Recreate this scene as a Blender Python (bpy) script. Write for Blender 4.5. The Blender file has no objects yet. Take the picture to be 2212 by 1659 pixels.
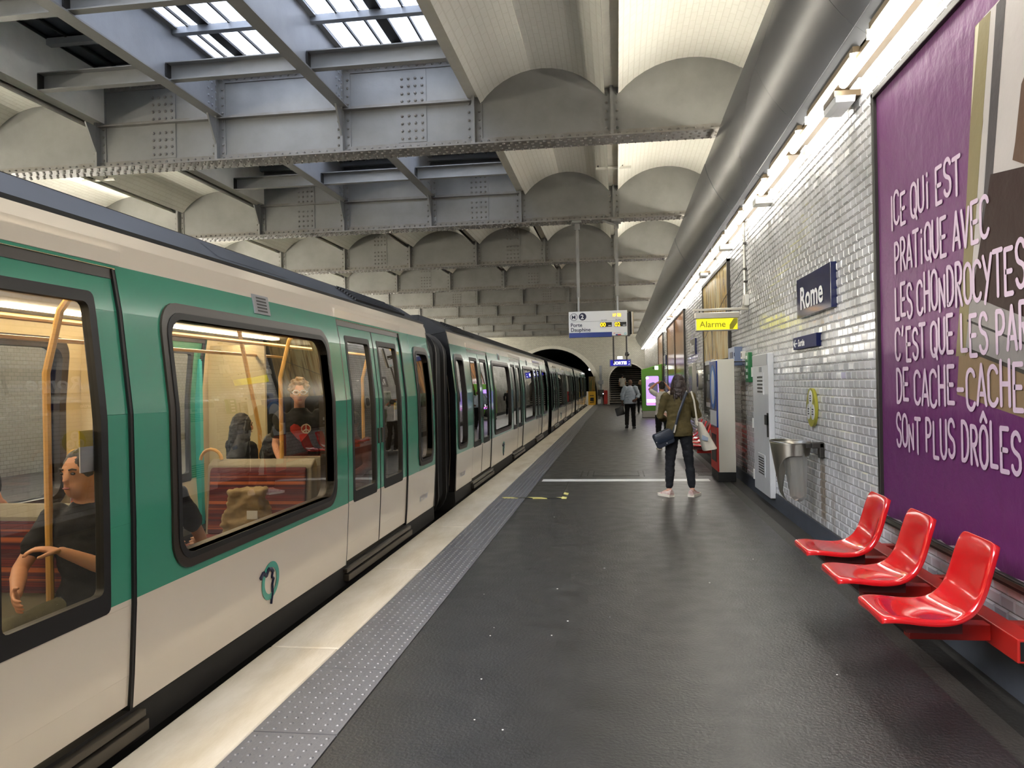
import bpy, bmesh, math, random
import numpy as np
from mathutils import Vector, Matrix
random.seed(7)
rng = np.random.default_rng(7)
PI = math.pi
S = bpy.context.scene
C = S.collection

# ------------------------------------------------------------------ camera
F, YAW, PITCH, ROLL, CAMH = 1650.0, 0.136721, 0.001168, 0.0195, 1.6
cam = bpy.data.cameras.new('camera'); camo = bpy.data.objects.new('camera', cam); C.objects.link(camo)
cam.sensor_width = 36.0; cam.lens = 36.0 * F / 2212.0; cam.clip_end = 400; cam.clip_start = 0.05
_f = Vector((-math.sin(YAW) * math.cos(PITCH), math.cos(YAW) * math.cos(PITCH), math.sin(PITCH)))
_r0 = Vector((math.cos(YAW), math.sin(YAW), 0)); _u0 = _r0.cross(_f)
_r = math.cos(ROLL) * _r0 - math.sin(ROLL) * _u0; _u = math.sin(ROLL) * _r0 + math.cos(ROLL) * _u0
camo.matrix_world = Matrix(((_r.x, _u.x, -_f.x, 0), (_r.y, _u.y, -_f.y, 0), (_r.z, _u.z, -_f.z, CAMH), (0, 0, 0, 1)))
S.camera = camo
# ------------------------------------------------------------------ sky, exposure
TUBE = 8.5           # fluorescent tube emission
CARLAMP = 8.0         # lamps inside the train
w = bpy.data.worlds.new('sky'); S.world = w; w.use_nodes = True
nt = w.node_tree; nt.nodes.clear()
sky = nt.nodes.new('ShaderNodeTexSky'); sky.sky_type = 'NISHITA'; sky.sun_disc = False
sky.sun_elevation = math.radians(48); sky.sun_rotation = math.radians(200); sky.air_density = 1.0; sky.dust_density = 2.5
bg = nt.nodes.new('ShaderNodeBackground'); bg.inputs['Strength'].default_value = 0.85
wo = nt.nodes.new('ShaderNodeOutputWorld')
hs = nt.nodes.new('ShaderNodeHueSaturation'); hs.inputs['Saturation'].default_value = 0.36
nt.links.new(sky.outputs[0], hs.inputs['Color']); nt.links.new(hs.outputs[0], bg.inputs[0]); nt.links.new(bg.outputs[0], wo.inputs[0])
S.view_settings.view_transform = 'Standard'; S.view_settings.look = 'None'
S.view_settings.exposure = 1.6; S.view_settings.gamma = 1.0; S.view_settings.use_curve_mapping = False
S.cycles.use_denoising = True
S.cycles.max_bounces = 10; S.cycles.diffuse_bounces = 5; S.cycles.glossy_bounces = 4
S.cycles.transparent_max_bounces = 24; S.cycles.transmission_bounces = 6
S.cycles.sample_clamp_indirect = 6.0; S.cycles.caustics_reflective = False; S.cycles.caustics_refractive = False

# ------------------------------------------------------------------ materials
def lin(c):
    if isinstance(c, str):
        c = c.lstrip('#'); c = tuple(int(c[i:i + 2], 16) / 255 for i in (0, 2, 4))
    return tuple((x / 12.92 if x <= 0.04045 else ((x + 0.055) / 1.055) ** 2.4) for x in c) + (1.0,)

class NT:
    def __init__(s, name):
        s.m = bpy.data.materials.new(name); s.m.use_nodes = True; s.t = s.m.node_tree
        s.b = s.t.nodes['Principled BSDF']; s.out = s.t.nodes['Material Output']
    def n(s, typ, **kw):
        nd = s.t.nodes.new(typ)
        for k, v in kw.items():
            if k[0] == '_': setattr(nd, k[1:], v)
            else: nd.inputs[k.replace('__', ' ')].default_value = v
        return nd
    def l(s, a, b): s.t.links.new(a, b)

def pbr(name, color, rough=0.5, metal=0.0, var=0.0, vscale=3.0, bump=0.0, bscale=40.0, coat=0.0, color2=None, stretch=None, spec=0.5, sss=0, rvar=0.0):
    g = NT(name); b = g.b; base = lin(color)
    b.inputs['Base Color'].default_value = base; b.inputs['Roughness'].default_value = rough
    b.inputs['Metallic'].default_value = metal; b.inputs['Coat Weight'].default_value = coat
    b.inputs['Coat Roughness'].default_value = 0.08; b.inputs['Specular IOR Level'].default_value = spec
    geo = g.n('ShaderNodeNewGeometry'); vec = geo.outputs['Position']
    if stretch:
        mp = g.n('ShaderNodeMapping'); mp.inputs['Scale'].default_value = stretch; g.l(vec, mp.inputs['Vector']); vec = mp.outputs[0]
    if var or color2:
        no = g.n('ShaderNodeTexNoise', Scale=vscale, Detail=6.0, Roughness=0.6); g.l(vec, no.inputs['Vector'])
        rp = g.n('ShaderNodeValToRGB'); rp.color_ramp.elements[0].position = 0.3; rp.color_ramp.elements[1].position = 0.72
        c2 = lin(color2) if color2 else tuple(x * (1 - var) for x in base[:3]) + (1,)
        rp.color_ramp.elements[0].color = c2; rp.color_ramp.elements[1].color = base
        g.l(no.outputs['Fac'], rp.inputs['Fac']); g.l(rp.outputs['Color'], b.inputs['Base Color'])
    if rvar:
        no = g.n('ShaderNodeTexNoise', Scale=vscale * 2.3, Detail=5.0); g.l(vec, no.inputs['Vector'])
        mr = g.n('ShaderNodeMapRange'); mr.inputs['From Min'].default_value = 0.3; mr.inputs['From Max'].default_value = 0.7
        mr.inputs['To Min'].default_value = max(0.02, rough - rvar); mr.inputs['To Max'].default_value = rough + rvar
        g.l(no.outputs['Fac'], mr.inputs['Value']); g.l(mr.outputs[0], b.inputs['Roughness'])
    if bump:
        nb = g.n('ShaderNodeTexNoise', Scale=bscale, Detail=4.0); g.l(vec, nb.inputs['Vector'])
        bp = g.n('ShaderNodeBump', Strength=min(1.0, bump), Distance=0.01); g.l(nb.outputs['Fac'], bp.inputs['Height']); g.l(bp.outputs[0], b.inputs['Normal'])
    return g.m

def emit(name, color, strength):
    g = NT(name); g.b.inputs['Base Color'].default_value = (0.02, 0.02, 0.02, 1)
    g.b.inputs['Emission Color'].default_value = lin(color); g.b.inputs['Emission Strength'].default_value = strength
    return g.m

def glass_mat(name, tint=(0.9, 0.9, 0.88), refl=1.0, rough=0.0, milky=0.0, ior=1.5):
    """thin sheet: Fresnel mirror over clear transmission"""
    g = NT(name); t = g.t; t.nodes.remove(g.b)
    tr = g.n('ShaderNodeBsdfTransparent'); tr.inputs[0].default_value = tint + (1,)
    gl = g.n('ShaderNodeBsdfGlossy'); gl.inputs['Roughness'].default_value = rough
    fr = g.n('ShaderNodeFresnel', IOR=ior)
    mu = g.n('ShaderNodeMath', _operation='MULTIPLY'); mu.inputs[1].default_value = refl; g.l(fr.outputs[0], mu.inputs[0])
    mx = g.n('ShaderNodeMixShader'); g.l(mu.outputs[0], mx.inputs[0]); g.l(gl.outputs[0], mx.inputs[2])
    if milky:
        tl = g.n('ShaderNodeBsdfTranslucent'); tl.inputs[0].default_value = (0.9, 0.9, 0.9, 1)
        m2 = g.n('ShaderNodeMixShader'); m2.inputs[0].default_value = milky
        g.l(tr.outputs[0], m2.inputs[1]); g.l(tl.outputs[0], m2.inputs[2]); g.l(m2.outputs[0], mx.inputs[1])
    else: g.l(tr.outputs[0], mx.inputs[1])
    g.l(mx.outputs[0], g.out.inputs[0])
    return g.m

def bands(name, stops, rough=0.3, axis='Z', coat=0.0, metal=0.0, dirt=None):
    """flat paint in bands along a world axis: stops = [(upper limit, colour), ...]"""
    g = NT(name); geo = g.n('ShaderNodeNewGeometry'); sp = g.n('ShaderNodeSeparateXYZ'); g.l(geo.outputs['Position'], sp.inputs[0])
    lo, hi = stops[0][0] - 1.0, stops[-1][0]
    mr = g.n('ShaderNodeMapRange'); mr.inputs['From Min'].default_value = lo; mr.inputs['From Max'].default_value = hi
    g.l(sp.outputs[axis], mr.inputs['Value'])
    rp = g.n('ShaderNodeValToRGB'); rp.color_ramp.interpolation = 'CONSTANT'; e = rp.color_ramp.elements
    e[0].position = 0; e[0].color = lin(stops[0][1]); prev = stops[0][0]; first = True
    for lim, c in stops[1:]:
        p = (prev - lo) / (hi - lo)
        if first: el = e[1]; el.position = p; first = False
        else: el = e.new(p)
        el.color = lin(c); prev = lim
    g.l(mr.outputs[0], rp.inputs['Fac']); src = rp.outputs[0]
    if dirt:
        no = g.n('ShaderNodeTexNoise', Scale=2.5, Detail=5.0); g.l(geo.outputs['Position'], no.inputs['Vector'])
        mm = g.n('ShaderNodeMix', _data_type='RGBA', _blend_type='MULTIPLY'); mm.inputs[0].default_value = dirt
        g.l(src, mm.inputs[6]); g.l(no.outputs['Fac'], mm.inputs[7]); src = mm.outputs[2]
    g.l(src, g.b.inputs['Base Color']); g.b.inputs['Roughness'].default_value = rough
    g.b.inputs['Coat Weight'].default_value = coat; g.b.inputs['Coat Roughness'].default_value = 0.05; g.b.inputs['Metallic'].default_value = metal
    return g.m

def brick(name, c1, c2, cm, bw, bh, mortar, vec='yz', rough=0.3, bump=0.4, coat=0.0):
    g = NT(name); geo = g.n('ShaderNodeNewGeometry'); sp = g.n('ShaderNodeSeparateXYZ'); g.l(geo.outputs['Position'], sp.inputs[0])
    cb = g.n('ShaderNodeCombineXYZ'); ax = {'x': 0, 'y': 1, 'z': 2}
    g.l(sp.outputs[ax[vec[0]]], cb.inputs[0]); g.l(sp.outputs[ax[vec[1]]], cb.inputs[1])
    br = g.n('ShaderNodeTexBrick'); br.inputs['Color1'].default_value = lin(c1); br.inputs['Color2'].default_value = lin(c2); br.inputs['Mortar'].default_value = lin(cm)
    br.inputs['Scale'].default_value = 1.0; br.inputs['Brick Width'].default_value = bw; br.inputs['Row Height'].default_value = bh
    br.inputs['Mortar Size'].default_value = mortar; br.inputs['Mortar Smooth'].default_value = 0.3
    g.l(cb.outputs[0], br.inputs['Vector']); g.l(br.outputs['Color'], g.b.inputs['Base Color'])
    g.b.inputs['Roughness'].default_value = rough; g.b.inputs['Coat Weight'].default_value = coat
    bp = g.n('ShaderNodeBump', Strength=bump, Distance=0.01); bp.invert = True
    nb = g.n('ShaderNodeTexNoise', Scale=14.0, Detail=4.0); g.l(geo.outputs['Position'], nb.inputs['Vector'])
    ma = g.n('ShaderNodeMath', _operation='MULTIPLY_ADD'); ma.inputs[1].default_value = 0.5
    g.l(nb.outputs['Fac'], ma.inputs[0]); g.l(br.outputs['Fac'], ma.inputs[2]); g.l(ma.outputs[0], bp.inputs['Height'])
    g.l(bp.outputs[0], g.b.inputs['Normal'])
    return g.m

M = {}
M['asphalt'] = pbr('asphalt', '#232323', 0.38, spec=.85, var=0.3, vscale=2.2, bump=0.3, bscale=55, color2='#191919', rvar=0.05)
M['border'] = pbr('border_asphalt', '#34332f', 0.5, var=0.3, vscale=3, bump=0.3, bscale=60)
M['gutter'] = pbr('gutter_concrete', '#25231f', 0.8, var=0.4, vscale=4, bump=0.3)
M['nosing'] = pbr('white_stone', '#d9d2c4', 0.45, color2='#b9ae98', vscale=2.0, bump=0.25, bscale=30, stretch=(2.0, 0.6, 1))
M['tactile'] = pbr('tactile_grey', '#606063', 0.42, var=0.15, vscale=5, bump=0.15, bscale=80)
M['skirt'] = pbr('skirting_paint', '#4c515b', 0.55, var=0.25, vscale=5)
M['cream'] = brick('painted_brick', '#efede3', '#edeae0', '#e4e1d5', 0.22, 0.075, 0.008, 'yx', 0.55, 0.35)
M['rib'] = pbr('rib_paint', '#e4e1d6', 0.6, var=0.12, vscale=4, bump=0.3, bscale=18)
M['girder'] = pbr('girder_paint', '#8c8b88', 0.42, var=0.22, vscale=2.0, bump=0.12, bscale=25)
M['girder_edge'] = pbr('flange_paint', '#8a8885', 0.42, color2='#777068', vscale=5.0, bump=0.2, bscale=30)
M['joist'] = pbr('joist_paint', '#95979a', 0.45, var=0.15, vscale=3, bump=0.1)
M['dark_cover'] = pbr('dark_cover', '#14161a', 0.6)
M['sky_glass'] = glass_mat('wired_glass', (0.62, 0.68, 0.78), 0.6, 0.05, milky=0.35)
M['duct'] = pbr('duct_lacquer', '#4e4f52', 0.24, bump=0.03, bscale=1.5, stretch=(1, 1.6, 1), spec=.35)
M['duct_low'] = pbr('duct_lower', '#6e6f72', 0.32, metal=0.25)
M['tube'] = emit('tube_glow', '#fffaf0', TUBE)
M['tube_far'] = emit('far_tube_glow', '#fff8e8', TUBE * 4.5)
M['tube_up'] = emit('uplight_glow', '#fff8e8', TUBE * 2.75)
M['batten'] = pbr('batten_metal', '#6a5c48', 0.4, metal=0.5)
M['cap'] = pbr('white_plastic', '#d8d6cf', 0.4)
M['chrome'] = pbr('brushed_steel', '#b6b2a8', 0.28, metal=1.0, bump=0.05, bscale=150, stretch=(1, 1, 0.05))
M['dark_metal'] = pbr('dark_metal', '#3c3a37', 0.45, metal=0.6)
M['black'] = pbr('black_rubber', '#0d0d0d', 0.5)
M['black_gloss'] = pbr('black_gloss', '#121214', 0.2)
M['brown_frame'] = pbr('brown_frame', '#2e261f', 0.35)
M['white'] = pbr('white_paint', '#dcdcd8', 0.4, var=0.04)
M['cream_panel'] = pbr('cream_panel', '#dcd7ca', 0.38, var=0.04, vscale=1.5)
M['locker'] = pbr('locker_paint', '#d3d5d8', 0.4, var=0.07, vscale=4)
M['grey'] = pbr('grey_paint', '#8d9094', 0.45)
M['navy'] = pbr('navy_enamel', '#141c4a', 0.12, coat=0.6)
M['navy_matt'] = pbr('navy_matt', '#141c4a', 0.6, spec=.2)
M['blue'] = pbr('blue_enamel', '#16307e', 0.25)
M['red'] = pbr('red_shell', '#c9131a', 0.13, coat=0.7)
M['red_metal'] = pbr('red_metal', '#b2231c', 0.35)
M['dark_red'] = pbr('dark_red', '#4a1212', 0.5)
M['green'] = pbr('green_paint', '#1d6b3c', 0.4)
M['lime'] = pbr('lime_panel', '#6aa83f', 0.35)
M['olive'] = pbr('olive_enamel', '#9d9a33', 0.3)
M['letter'] = pbr('poster_letter', '#d3bccf', 0.55)
M['sign_white'] = pbr('sign_white', '#dfe0e2', 0.35)
M['bag_clear'] = glass_mat('clear_bag', (0.93, 0.92, 0.88), 0.7, 0.3, milky=0.55)
M['window_glass'] = glass_mat('train_window_glass', (0.83, 0.82, 0.78), 1.9, 0.0, ior=1.55)
GREEN, WHITE = '#41957b', '#e4dac9'
M['train'] = bands('train_paint', [(0.626, WHITE), (2.183, GREEN), (9, WHITE)], 0.16, coat=0.5, dirt=0.05)
M['roof'] = pbr('roof_grey', '#232426', 0.42, var=0.2, vscale=1.2, spec=.2)
M['under'] = pbr('underframe', '#1c1b18', 0.7, var=0.4)
M['sill'] = pbr('sill_steel', '#5b564e', 0.35, metal=0.7)
M['interior'] = pbr('interior_cream', '#d0c09a', 0.4)
M['interior_top'] = pbr('interior_ceiling', '#cfc8b6', 0.4)
M['interior_grey'] = pbr('interior_grey', '#8f8878', 0.5)
M['carfloor'] = pbr('car_floor', '#4b463f', 0.6)
M['carlamp'] = emit('car_lamp_glow', '#ffe8c0', CARLAMP)
M['pole'] = pbr('pole_paint', '#d8a75c', 0.3)
M['cyan'] = pbr('cyan_edge', '#3fc4cf', 0.35)
M['yellow'] = pbr('yellow_label', '#e6c62c', 0.4)
M['yellow_box'] = pbr('yellow_box', '#c79a1e', 0.45)
M['skin'] = pbr('skin', '#c98f6e', 0.5, var=0.1, vscale=20)
M['skin_dark'] = pbr('skin_dark', '#5a3826', 0.45, var=0.1, vscale=20)
M['skin_pale'] = pbr('skin_pale', '#d8a78c', 0.5, var=0.1, vscale=20)
M['eye'] = pbr('eye_dark', '#1b1512', 0.2)
M['lip'] = pbr('lip', '#8c3f38', 0.4)
def cloth(name, c, c2=None, bump=0.5, bs=28): return pbr(name, c, 0.85, var=0.22, vscale=9, bump=bump, bscale=bs, color2=c2, spec=0.25)
M['jacket'] = cloth('olive_jacket', '#5b5030', '#463d24', 0.9, 16)
M['jeans'] = cloth('black_jeans', '#25262a', '#191a1d', 0.6, 30)
M['tee_black'] = cloth('black_tee', '#232324')
M['tee_white'] = cloth('white_tee', '#d8d2c6')
M['shirt_blue'] = cloth('pale_blue_shirt', '#a9b3bf', '#95a0ae', 0.8, 14)
M['trousers_black'] = cloth('black_trousers', '#141414')
M['trousers_grey'] = cloth('grey_trousers', '#6d6a58')
M['mustard'] = cloth('mustard_cloth', '#8a5a22')
M['rust'] = cloth('rust_cloth', '#5a2a1e')
M['canvas'] = cloth('canvas_bag', '#cfc8b9', '#bdb5a4', 0.5, 30)
M['navy_leather'] = pbr('navy_leather', '#1b2432', 0.35, bump=0.2, bscale=60)
M['kraft'] = pbr('kraft_paper', '#9a8560', 0.8, var=0.15, vscale=8, bump=0.3, bscale=20)
def hairm(name, c, c2): return pbr(name, c, 0.45, color2=c2, vscale=30, bump=0.8, bscale=60, stretch=(1, 1, 0.12))
M['hair_brown'] = hairm('brown_hair', '#35231a', '#1c110c')
M['hair_dark'] = hairm('dark_hair', '#1f1815', '#120d0c')
M['hair_blond'] = hairm('blond_hair', '#8f6f48', '#5f4630')
M['shoe_pink'] = pbr('pink_trainer', '#a8665c', 0.6, color2='#d8cfc6', vscale=20)
M['sole'] = pbr('white_sole', '#e3dccb', 0.6)
M['shoe_black'] = pbr('black_shoe', '#161514', 0.4)
M['screen'] = emit('purple_screen', '#b08cff', 0.62)
M['screen_pink'] = emit('pink_screen', '#ff7ad0', 0.7)
M['screen_white'] = emit('white_screen', '#f4f0ff', 0.8)
M['screen_grey'] = emit('grey_screen', '#6f6880', 0.25)
M['alarm_yellow'] = emit('alarm_yellow', '#f4e800', 0.5)
M['alarm_dark'] = pbr('alarm_dark', '#8f8a08', 0.5)
M['led'] = emit('led_amber', '#ffb000', 1.7)
M['sortie_blue'] = emit('sortie_blue', '#1410c8', 0.22)
M['sortie_white'] = emit('sortie_white', '#ffffff', 0.7)
M['white_glow'] = emit('white_glow', '#ffffff', 2.5)
M['cold_glow'] = emit('cold_glow', '#d8f0ff', 3.0)
M['lens'] = pbr('frosted_lens', '#e2e4e8', 0.25)
M['ink'] = pbr('ink', '#15193c', 0.5)
M['dark_ink'] = pbr('dark_ink', '#1c1c1e', 0.5)
M['plum'] = None

# ------------------------------------------------------------------ mesh building
class MB:
    def __init__(s): s.v = []; s.f = []
    def add(s, vs, fs):
        o = len(s.v); s.v.extend([tuple(map(float, p)) for p in vs]); s.f.extend([tuple(i + o for i in f) for f in fs]); return s
    def box(s, x0, x1, y0, y1, z0, z1):
        return s.add([(x0, y0, z0), (x1, y0, z0), (x1, y1, z0), (x0, y1, z0), (x0, y0, z1), (x1, y0, z1), (x1, y1, z1), (x0, y1, z1)],
              [(0, 3, 2, 1), (4, 5, 6, 7), (0, 1, 5, 4), (1, 2, 6, 5), (2, 3, 7, 6), (3, 0, 4, 7)])
    def loft(s, rings, closed=True, cap=True):
        n = len(rings[0]); o = len(s.v)
        for r in rings: s.v.extend([tuple(map(float, p)) for p in r])
        for i in range(len(rings) - 1):
            for j in range(n if closed else n - 1):
                a = o + i * n + j; b = o + i * n + (j + 1) % n
                s.f.append((a, b, b + n, a + n))
        if cap and closed:
            s.f.append(tuple(o + j for j in range(n))[::-1]); s.f.append(tuple(o + (len(rings) - 1) * n + j for j in range(n)))
        return s
    def tube(s, pts, r, n=10, rb=None, ref=(0, 0, 1), dome=False):
        """tube along pts; r a number or list; rb second radius (across ref)"""
        pts = [Vector(p) for p in pts]; k = len(pts)
        rs = list(r) if hasattr(r, '__len__') else [r] * k
        bs = list(rb) if hasattr(rb, '__len__') else ([rb] * k if rb is not None else rs)
        if dome:
            d0 = (pts[0] - pts[1]).normalized(); d1 = (pts[-1] - pts[-2]).normalized(); P0, P1 = pts[0], pts[-1]
            e0 = min(rs[0], bs[0]); e1 = min(rs[-1], bs[-1])
            pre = [(P0 + d0 * e0 * math.sin(a), math.cos(a)) for a in (1.45, 1.0, 0.5)]
            post = [(P1 + d1 * e1 * math.sin(a), math.cos(a)) for a in (0.5, 1.0, 1.45)]
            pts = [p for p, _ in pre] + pts + [p for p, _ in post]
            rs = [rs[0] * c for _, c in pre] + rs + [rs[-1] * c for _, c in post]
            bs = [bs[0] * c for _, c in pre] + bs + [bs[-1] * c for _, c in post]; k = len(pts)
        rings = []; ref = Vector(ref); lastu = None
        for i, p in enumerate(pts):
            d = (pts[min(i + 1, k - 1)] - pts[max(i - 1, 0)]).normalized()
            u = ref.cross(d)
            if u.length < 1e-3: u = Vector((1, 0, 0)).cross(d) if abs(d.x) < 0.9 else Vector((0, 1, 0)).cross(d)
            u.normalize()
            if lastu is not None and u.dot(lastu) < 0: u = -u
            lastu = u; v = d.cross(u)
            rings.append([p + u * (math.cos(2 * PI * j / n) * rs[i]) + v * (math.sin(2 * PI * j / n) * bs[i]) for j in range(n)])
        return s.loft(rings)
    def ell(s, c, r, n=14, m=9, R=None):
        c = Vector(c); rings = []
        for i in range(m + 1):
            t = 0.04 + (PI - 0.08) * i / m
            ring = []
            for j in range(n):
                p = Vector((r[0] * math.sin(t) * math.cos(2 * PI * j / n), r[1] * math.sin(t) * math.sin(2 * PI * j / n), -r[2] * math.cos(t)))
                if R: p = R @ p
                ring.append(c + p)
            rings.append(ring)
        return s.loft(rings)
    def prism(s, poly, fn, t):
        """poly = 2-D outline, fn(a,b,depth)->xyz"""
        n = len(poly)
        vs = [fn(a, b, 0) for a, b in poly] + [fn(a, b, t) for a, b in poly]
        return s.add(vs, [tuple(range(n))[::-1], tuple(range(n, 2 * n))] + [(i, (i + 1) % n, n + (i + 1) % n, n + i) for i in range(n)])
    def ring(s, outer, inner, fn, t):
        n = len(outer)
        vs = [fn(a, b, 0) for a, b in outer] + [fn(a, b, 0) for a, b in inner] + [fn(a, b, t) for a, b in outer] + [fn(a, b, t) for a, b in inner]
        fs = []
        for i in range(n):
            j = (i + 1) % n
            fs += [(i, j, n + j, n + i), (2 * n + i, 3 * n + i, 3 * n + j, 2 * n + j), (i, 2 * n + i, 2 * n + j, j), (n + i, n + j, 3 * n + j, 3 * n + i)]
        return s.add(vs, fs)
    def mesh(s, name, recalc=True, smooth=True, angle=35):
        me = bpy.data.meshes.new(name); me.from_pydata(s.v, [], s.f)
        if recalc:
            bm = bmesh.new(); bm.from_mesh(me); bmesh.ops.recalc_face_normals(bm, faces=bm.faces); bm.to_mesh(me); bm.free()
        if smooth:
            me.polygons.foreach_set('use_smooth', [True] * len(me.polygons)); me.set_sharp_from_angle(angle=math.radians(angle))
        me.update(); return me
    def build(s, name, mat, parent=None, recalc=True, smooth=True, angle=35, bevel=0.0, local=False):
        if parent is not None and not local:
            L = Vector(LOC.get(parent.name, (0, 0, 0)))
            s.v = [(p[0] - L.x, p[1] - L.y, p[2] - L.z) for p in s.v]
        me = s.mesh(name, recalc, smooth, angle)
        return link(name, me, mat, parent, bevel)
LOC = {}
def link(name, me, mat, parent=None, bevel=0.0):
    o = bpy.data.objects.new(name, me); C.objects.link(o)
    if mat is not None:
        for m_ in (mat if isinstance(mat, (list, tuple)) else [mat]):
            m_ = M[m_] if isinstance(m_, str) else m_
            if m_.name not in [x.name for x in me.materials if x]: me.materials.append(m_)
    if parent is not None: o.parent = parent; LOC[o.name] = LOC.get(parent.name, (0, 0, 0))
    if bevel:
        b = o.modifiers.new('bevel', 'BEVEL'); b.width = bevel; b.segments = 2; b.limit_method = 'ANGLE'
    return o
def tag(o, label=None, cat=None, group=None, kind=None):
    if label: o['label'] = label
    if cat: o['category'] = cat
    if group: o['group'] = group
    if kind: o['kind'] = kind
    return o
def thing(name, label, cat, loc=(0, 0, 0), rz=0.0, group=None, kind=None):
    o = bpy.data.objects.new(name, None); C.objects.link(o); o.location = loc; o.rotation_euler = (0, 0, rz); o.empty_display_size = 0.1
    LOC[o.name] = tuple(loc); return tag(o, label, cat, group, kind)
KIDS = {}
def kids(o):
    return [c for c in C.objects if c.parent == o]
def copy_tree(o, loc=None, label=None):
    def rec(a, par):
        c = a.copy(); C.objects.link(c); c.parent = par
        for ch in list(a.children): rec(ch, c)
        return c
    c = rec(o, None)
    if loc is not None: c.location = loc; LOC[c.name] = tuple(loc)
    if label: c['label'] = label
    return c
def stuff(o): o['kind'] = 'stuff'; return o
def text(s, size, mat, fn, parent, bold=0.0, align='LEFT', name='lettering', sx=1.0):
    cu = bpy.data.curves.new('t', 'FONT'); cu.body = s; cu.size = size; cu.align_x = align; cu.offset = bold; cu.extrude = 0.0; cu.resolution_u = 3
    ob = bpy.data.objects.new('t', cu); C.objects.link(ob)
    dg = bpy.context.evaluated_depsgraph_get(); me = bpy.data.meshes.new_from_object(ob.evaluated_get(dg))
    bpy.data.objects.remove(ob); bpy.data.curves.remove(cu)
    L = Vector(LOC.get(parent.name, (0, 0, 0)))
    for v in me.vertices: v.co = Vector(fn(v.co.x * sx, v.co.y)) - L
    me.name = name
    return link(name, me, mat, parent)
def rrect(a0, a1, b0, b1, r, n=5):
    out = []
    for cx, cy, t0 in ((a1 - r, b1 - r, 0), (a0 + r, b1 - r, PI / 2), (a0 + r, b0 + r, PI), (a1 - r, b0 + r, 1.5 * PI)):
        for i in range(n + 1):
            t = t0 + PI / 2 * i / n; out.append((cx + r * math.cos(t), cy + r * math.sin(t)))
    return out
def sub(poly, step=.09):
    out = []
    for i, p in enumerate(poly):
        q = poly[(i + 1) % len(poly)]; d = math.dist(p, q); n = max(1, int(d / step))
        out += [(p[0] + (q[0] - p[0]) * k / n, p[1] + (q[1] - p[1]) * k / n) for k in range(n)]
    return out
def sub2(o, i, step=.09):
    oo, ii = [], []
    for a in range(len(o)):
        p, q = o[a], o[(a + 1) % len(o)]; r, t = i[a], i[(a + 1) % len(o)]; n = max(1, int(math.dist(p, q) / step))
        for k in range(n):
            f = k / n; oo.append((p[0] + (q[0] - p[0]) * f, p[1] + (q[1] - p[1]) * f)); ii.append((r[0] + (t[0] - r[0]) * f, r[1] + (t[1] - r[1]) * f))
    return oo, ii
def circ(ca, cb, r, n=24, rb=None):
    rb = rb or r
    return [(ca + r * math.cos(2 * PI * i / n), cb + rb * math.sin(2 * PI * i / n)) for i in range(n)]

# ================================================================== SETTING
XW, XL = 2.05, -11.8            # tiled walls (this platform, opposite platform)
Y0, Y1 = -7.5, 57.2             # ends of the hall
EDGE, NOSE, TAC, FLR, BRD = -2.17, -1.72, -1.305, 1.62, 1.75
# ---- floor
floor = MB().box(TAC, FLR, Y0, Y1, -0.25, 0.0).build('floor', 'asphalt', smooth=False); tag(floor, 'dark grey glossy asphalt of the near platform', kind='structure')
b = MB()
for k in range(27):
    b.box(FLR + .004, BRD, Y0 + 2.4 * k, Y0 + 2.4 * k + 2.392, -0.25, -0.004)
stuff(b.build('border_strip', 'border', floor, smooth=False))
MB().box(BRD, XW + .1, Y0, Y1, -0.25, -0.10).build('gutter', 'gutter', floor, smooth=False)
b = MB()
for k in range(33):
    b.box(EDGE, NOSE - .004, Y0 + 2.0 * k, Y0 + 2.0 * k + 1.998, -0.18, 0.004)
b.build('edge_strip', 'nosing', floor, bevel=0.012)
MB().box(EDGE + .06, TAC, Y0, Y1, -1.1, -0.03).build('platform_face', 'gutter', floor, smooth=False)
MB().box(XL, EDGE + .06, Y0 - 20, Y1 + 45, -1.25, -1.1).build('track_bed', 'gutter', floor, smooth=False)
MB().box(XL, -7.57, Y0, Y1, -1.1, 0.0).build('opposite_platform', 'asphalt', floor, smooth=False)
for x in (-2.72, -4.16, -5.62, -7.06):
    MB().box(x - .04, x + .04, Y0 - 20, Y1 + 45, -1.1, -0.97).build('rail', 'dark_metal', floor, smooth=False)
# tactile slabs, 0.80 m each, joints measured at y = 3.37
slab = MB().box(NOSE + .002, TAC - .004, 0.004, .796, -0.05, 0.006).mesh('tactile_slab', smooth=False); slab.materials.append(M['tactile'])
st = MB()
for i in range(7):
    for j in range(13):
        cx, cy = NOSE + .035 + i * .0575, .035 + j * .0605
        r1, r2 = .0125, .007
        st.loft([[(cx + r * math.cos(PI / 3 * k), cy + r * math.sin(PI / 3 * k), z) for k in range(6)] for r, z in ((r1, .005), (r2, .011))])
studs = st.mesh('studs'); studs.materials.append(M['tactile'])
for k in range(-4, 68):
    y = 3.37 + .8 * k
    s_ = bpy.data.objects.new('tactile_slab', slab); C.objects.link(s_); s_.parent = floor; s_.location = (0, y, random.uniform(-.0015, .0015))
    d_ = bpy.data.objects.new('studs', studs); C.objects.link(d_); d_.parent = s_; d_['kind'] = 'stuff'
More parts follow.
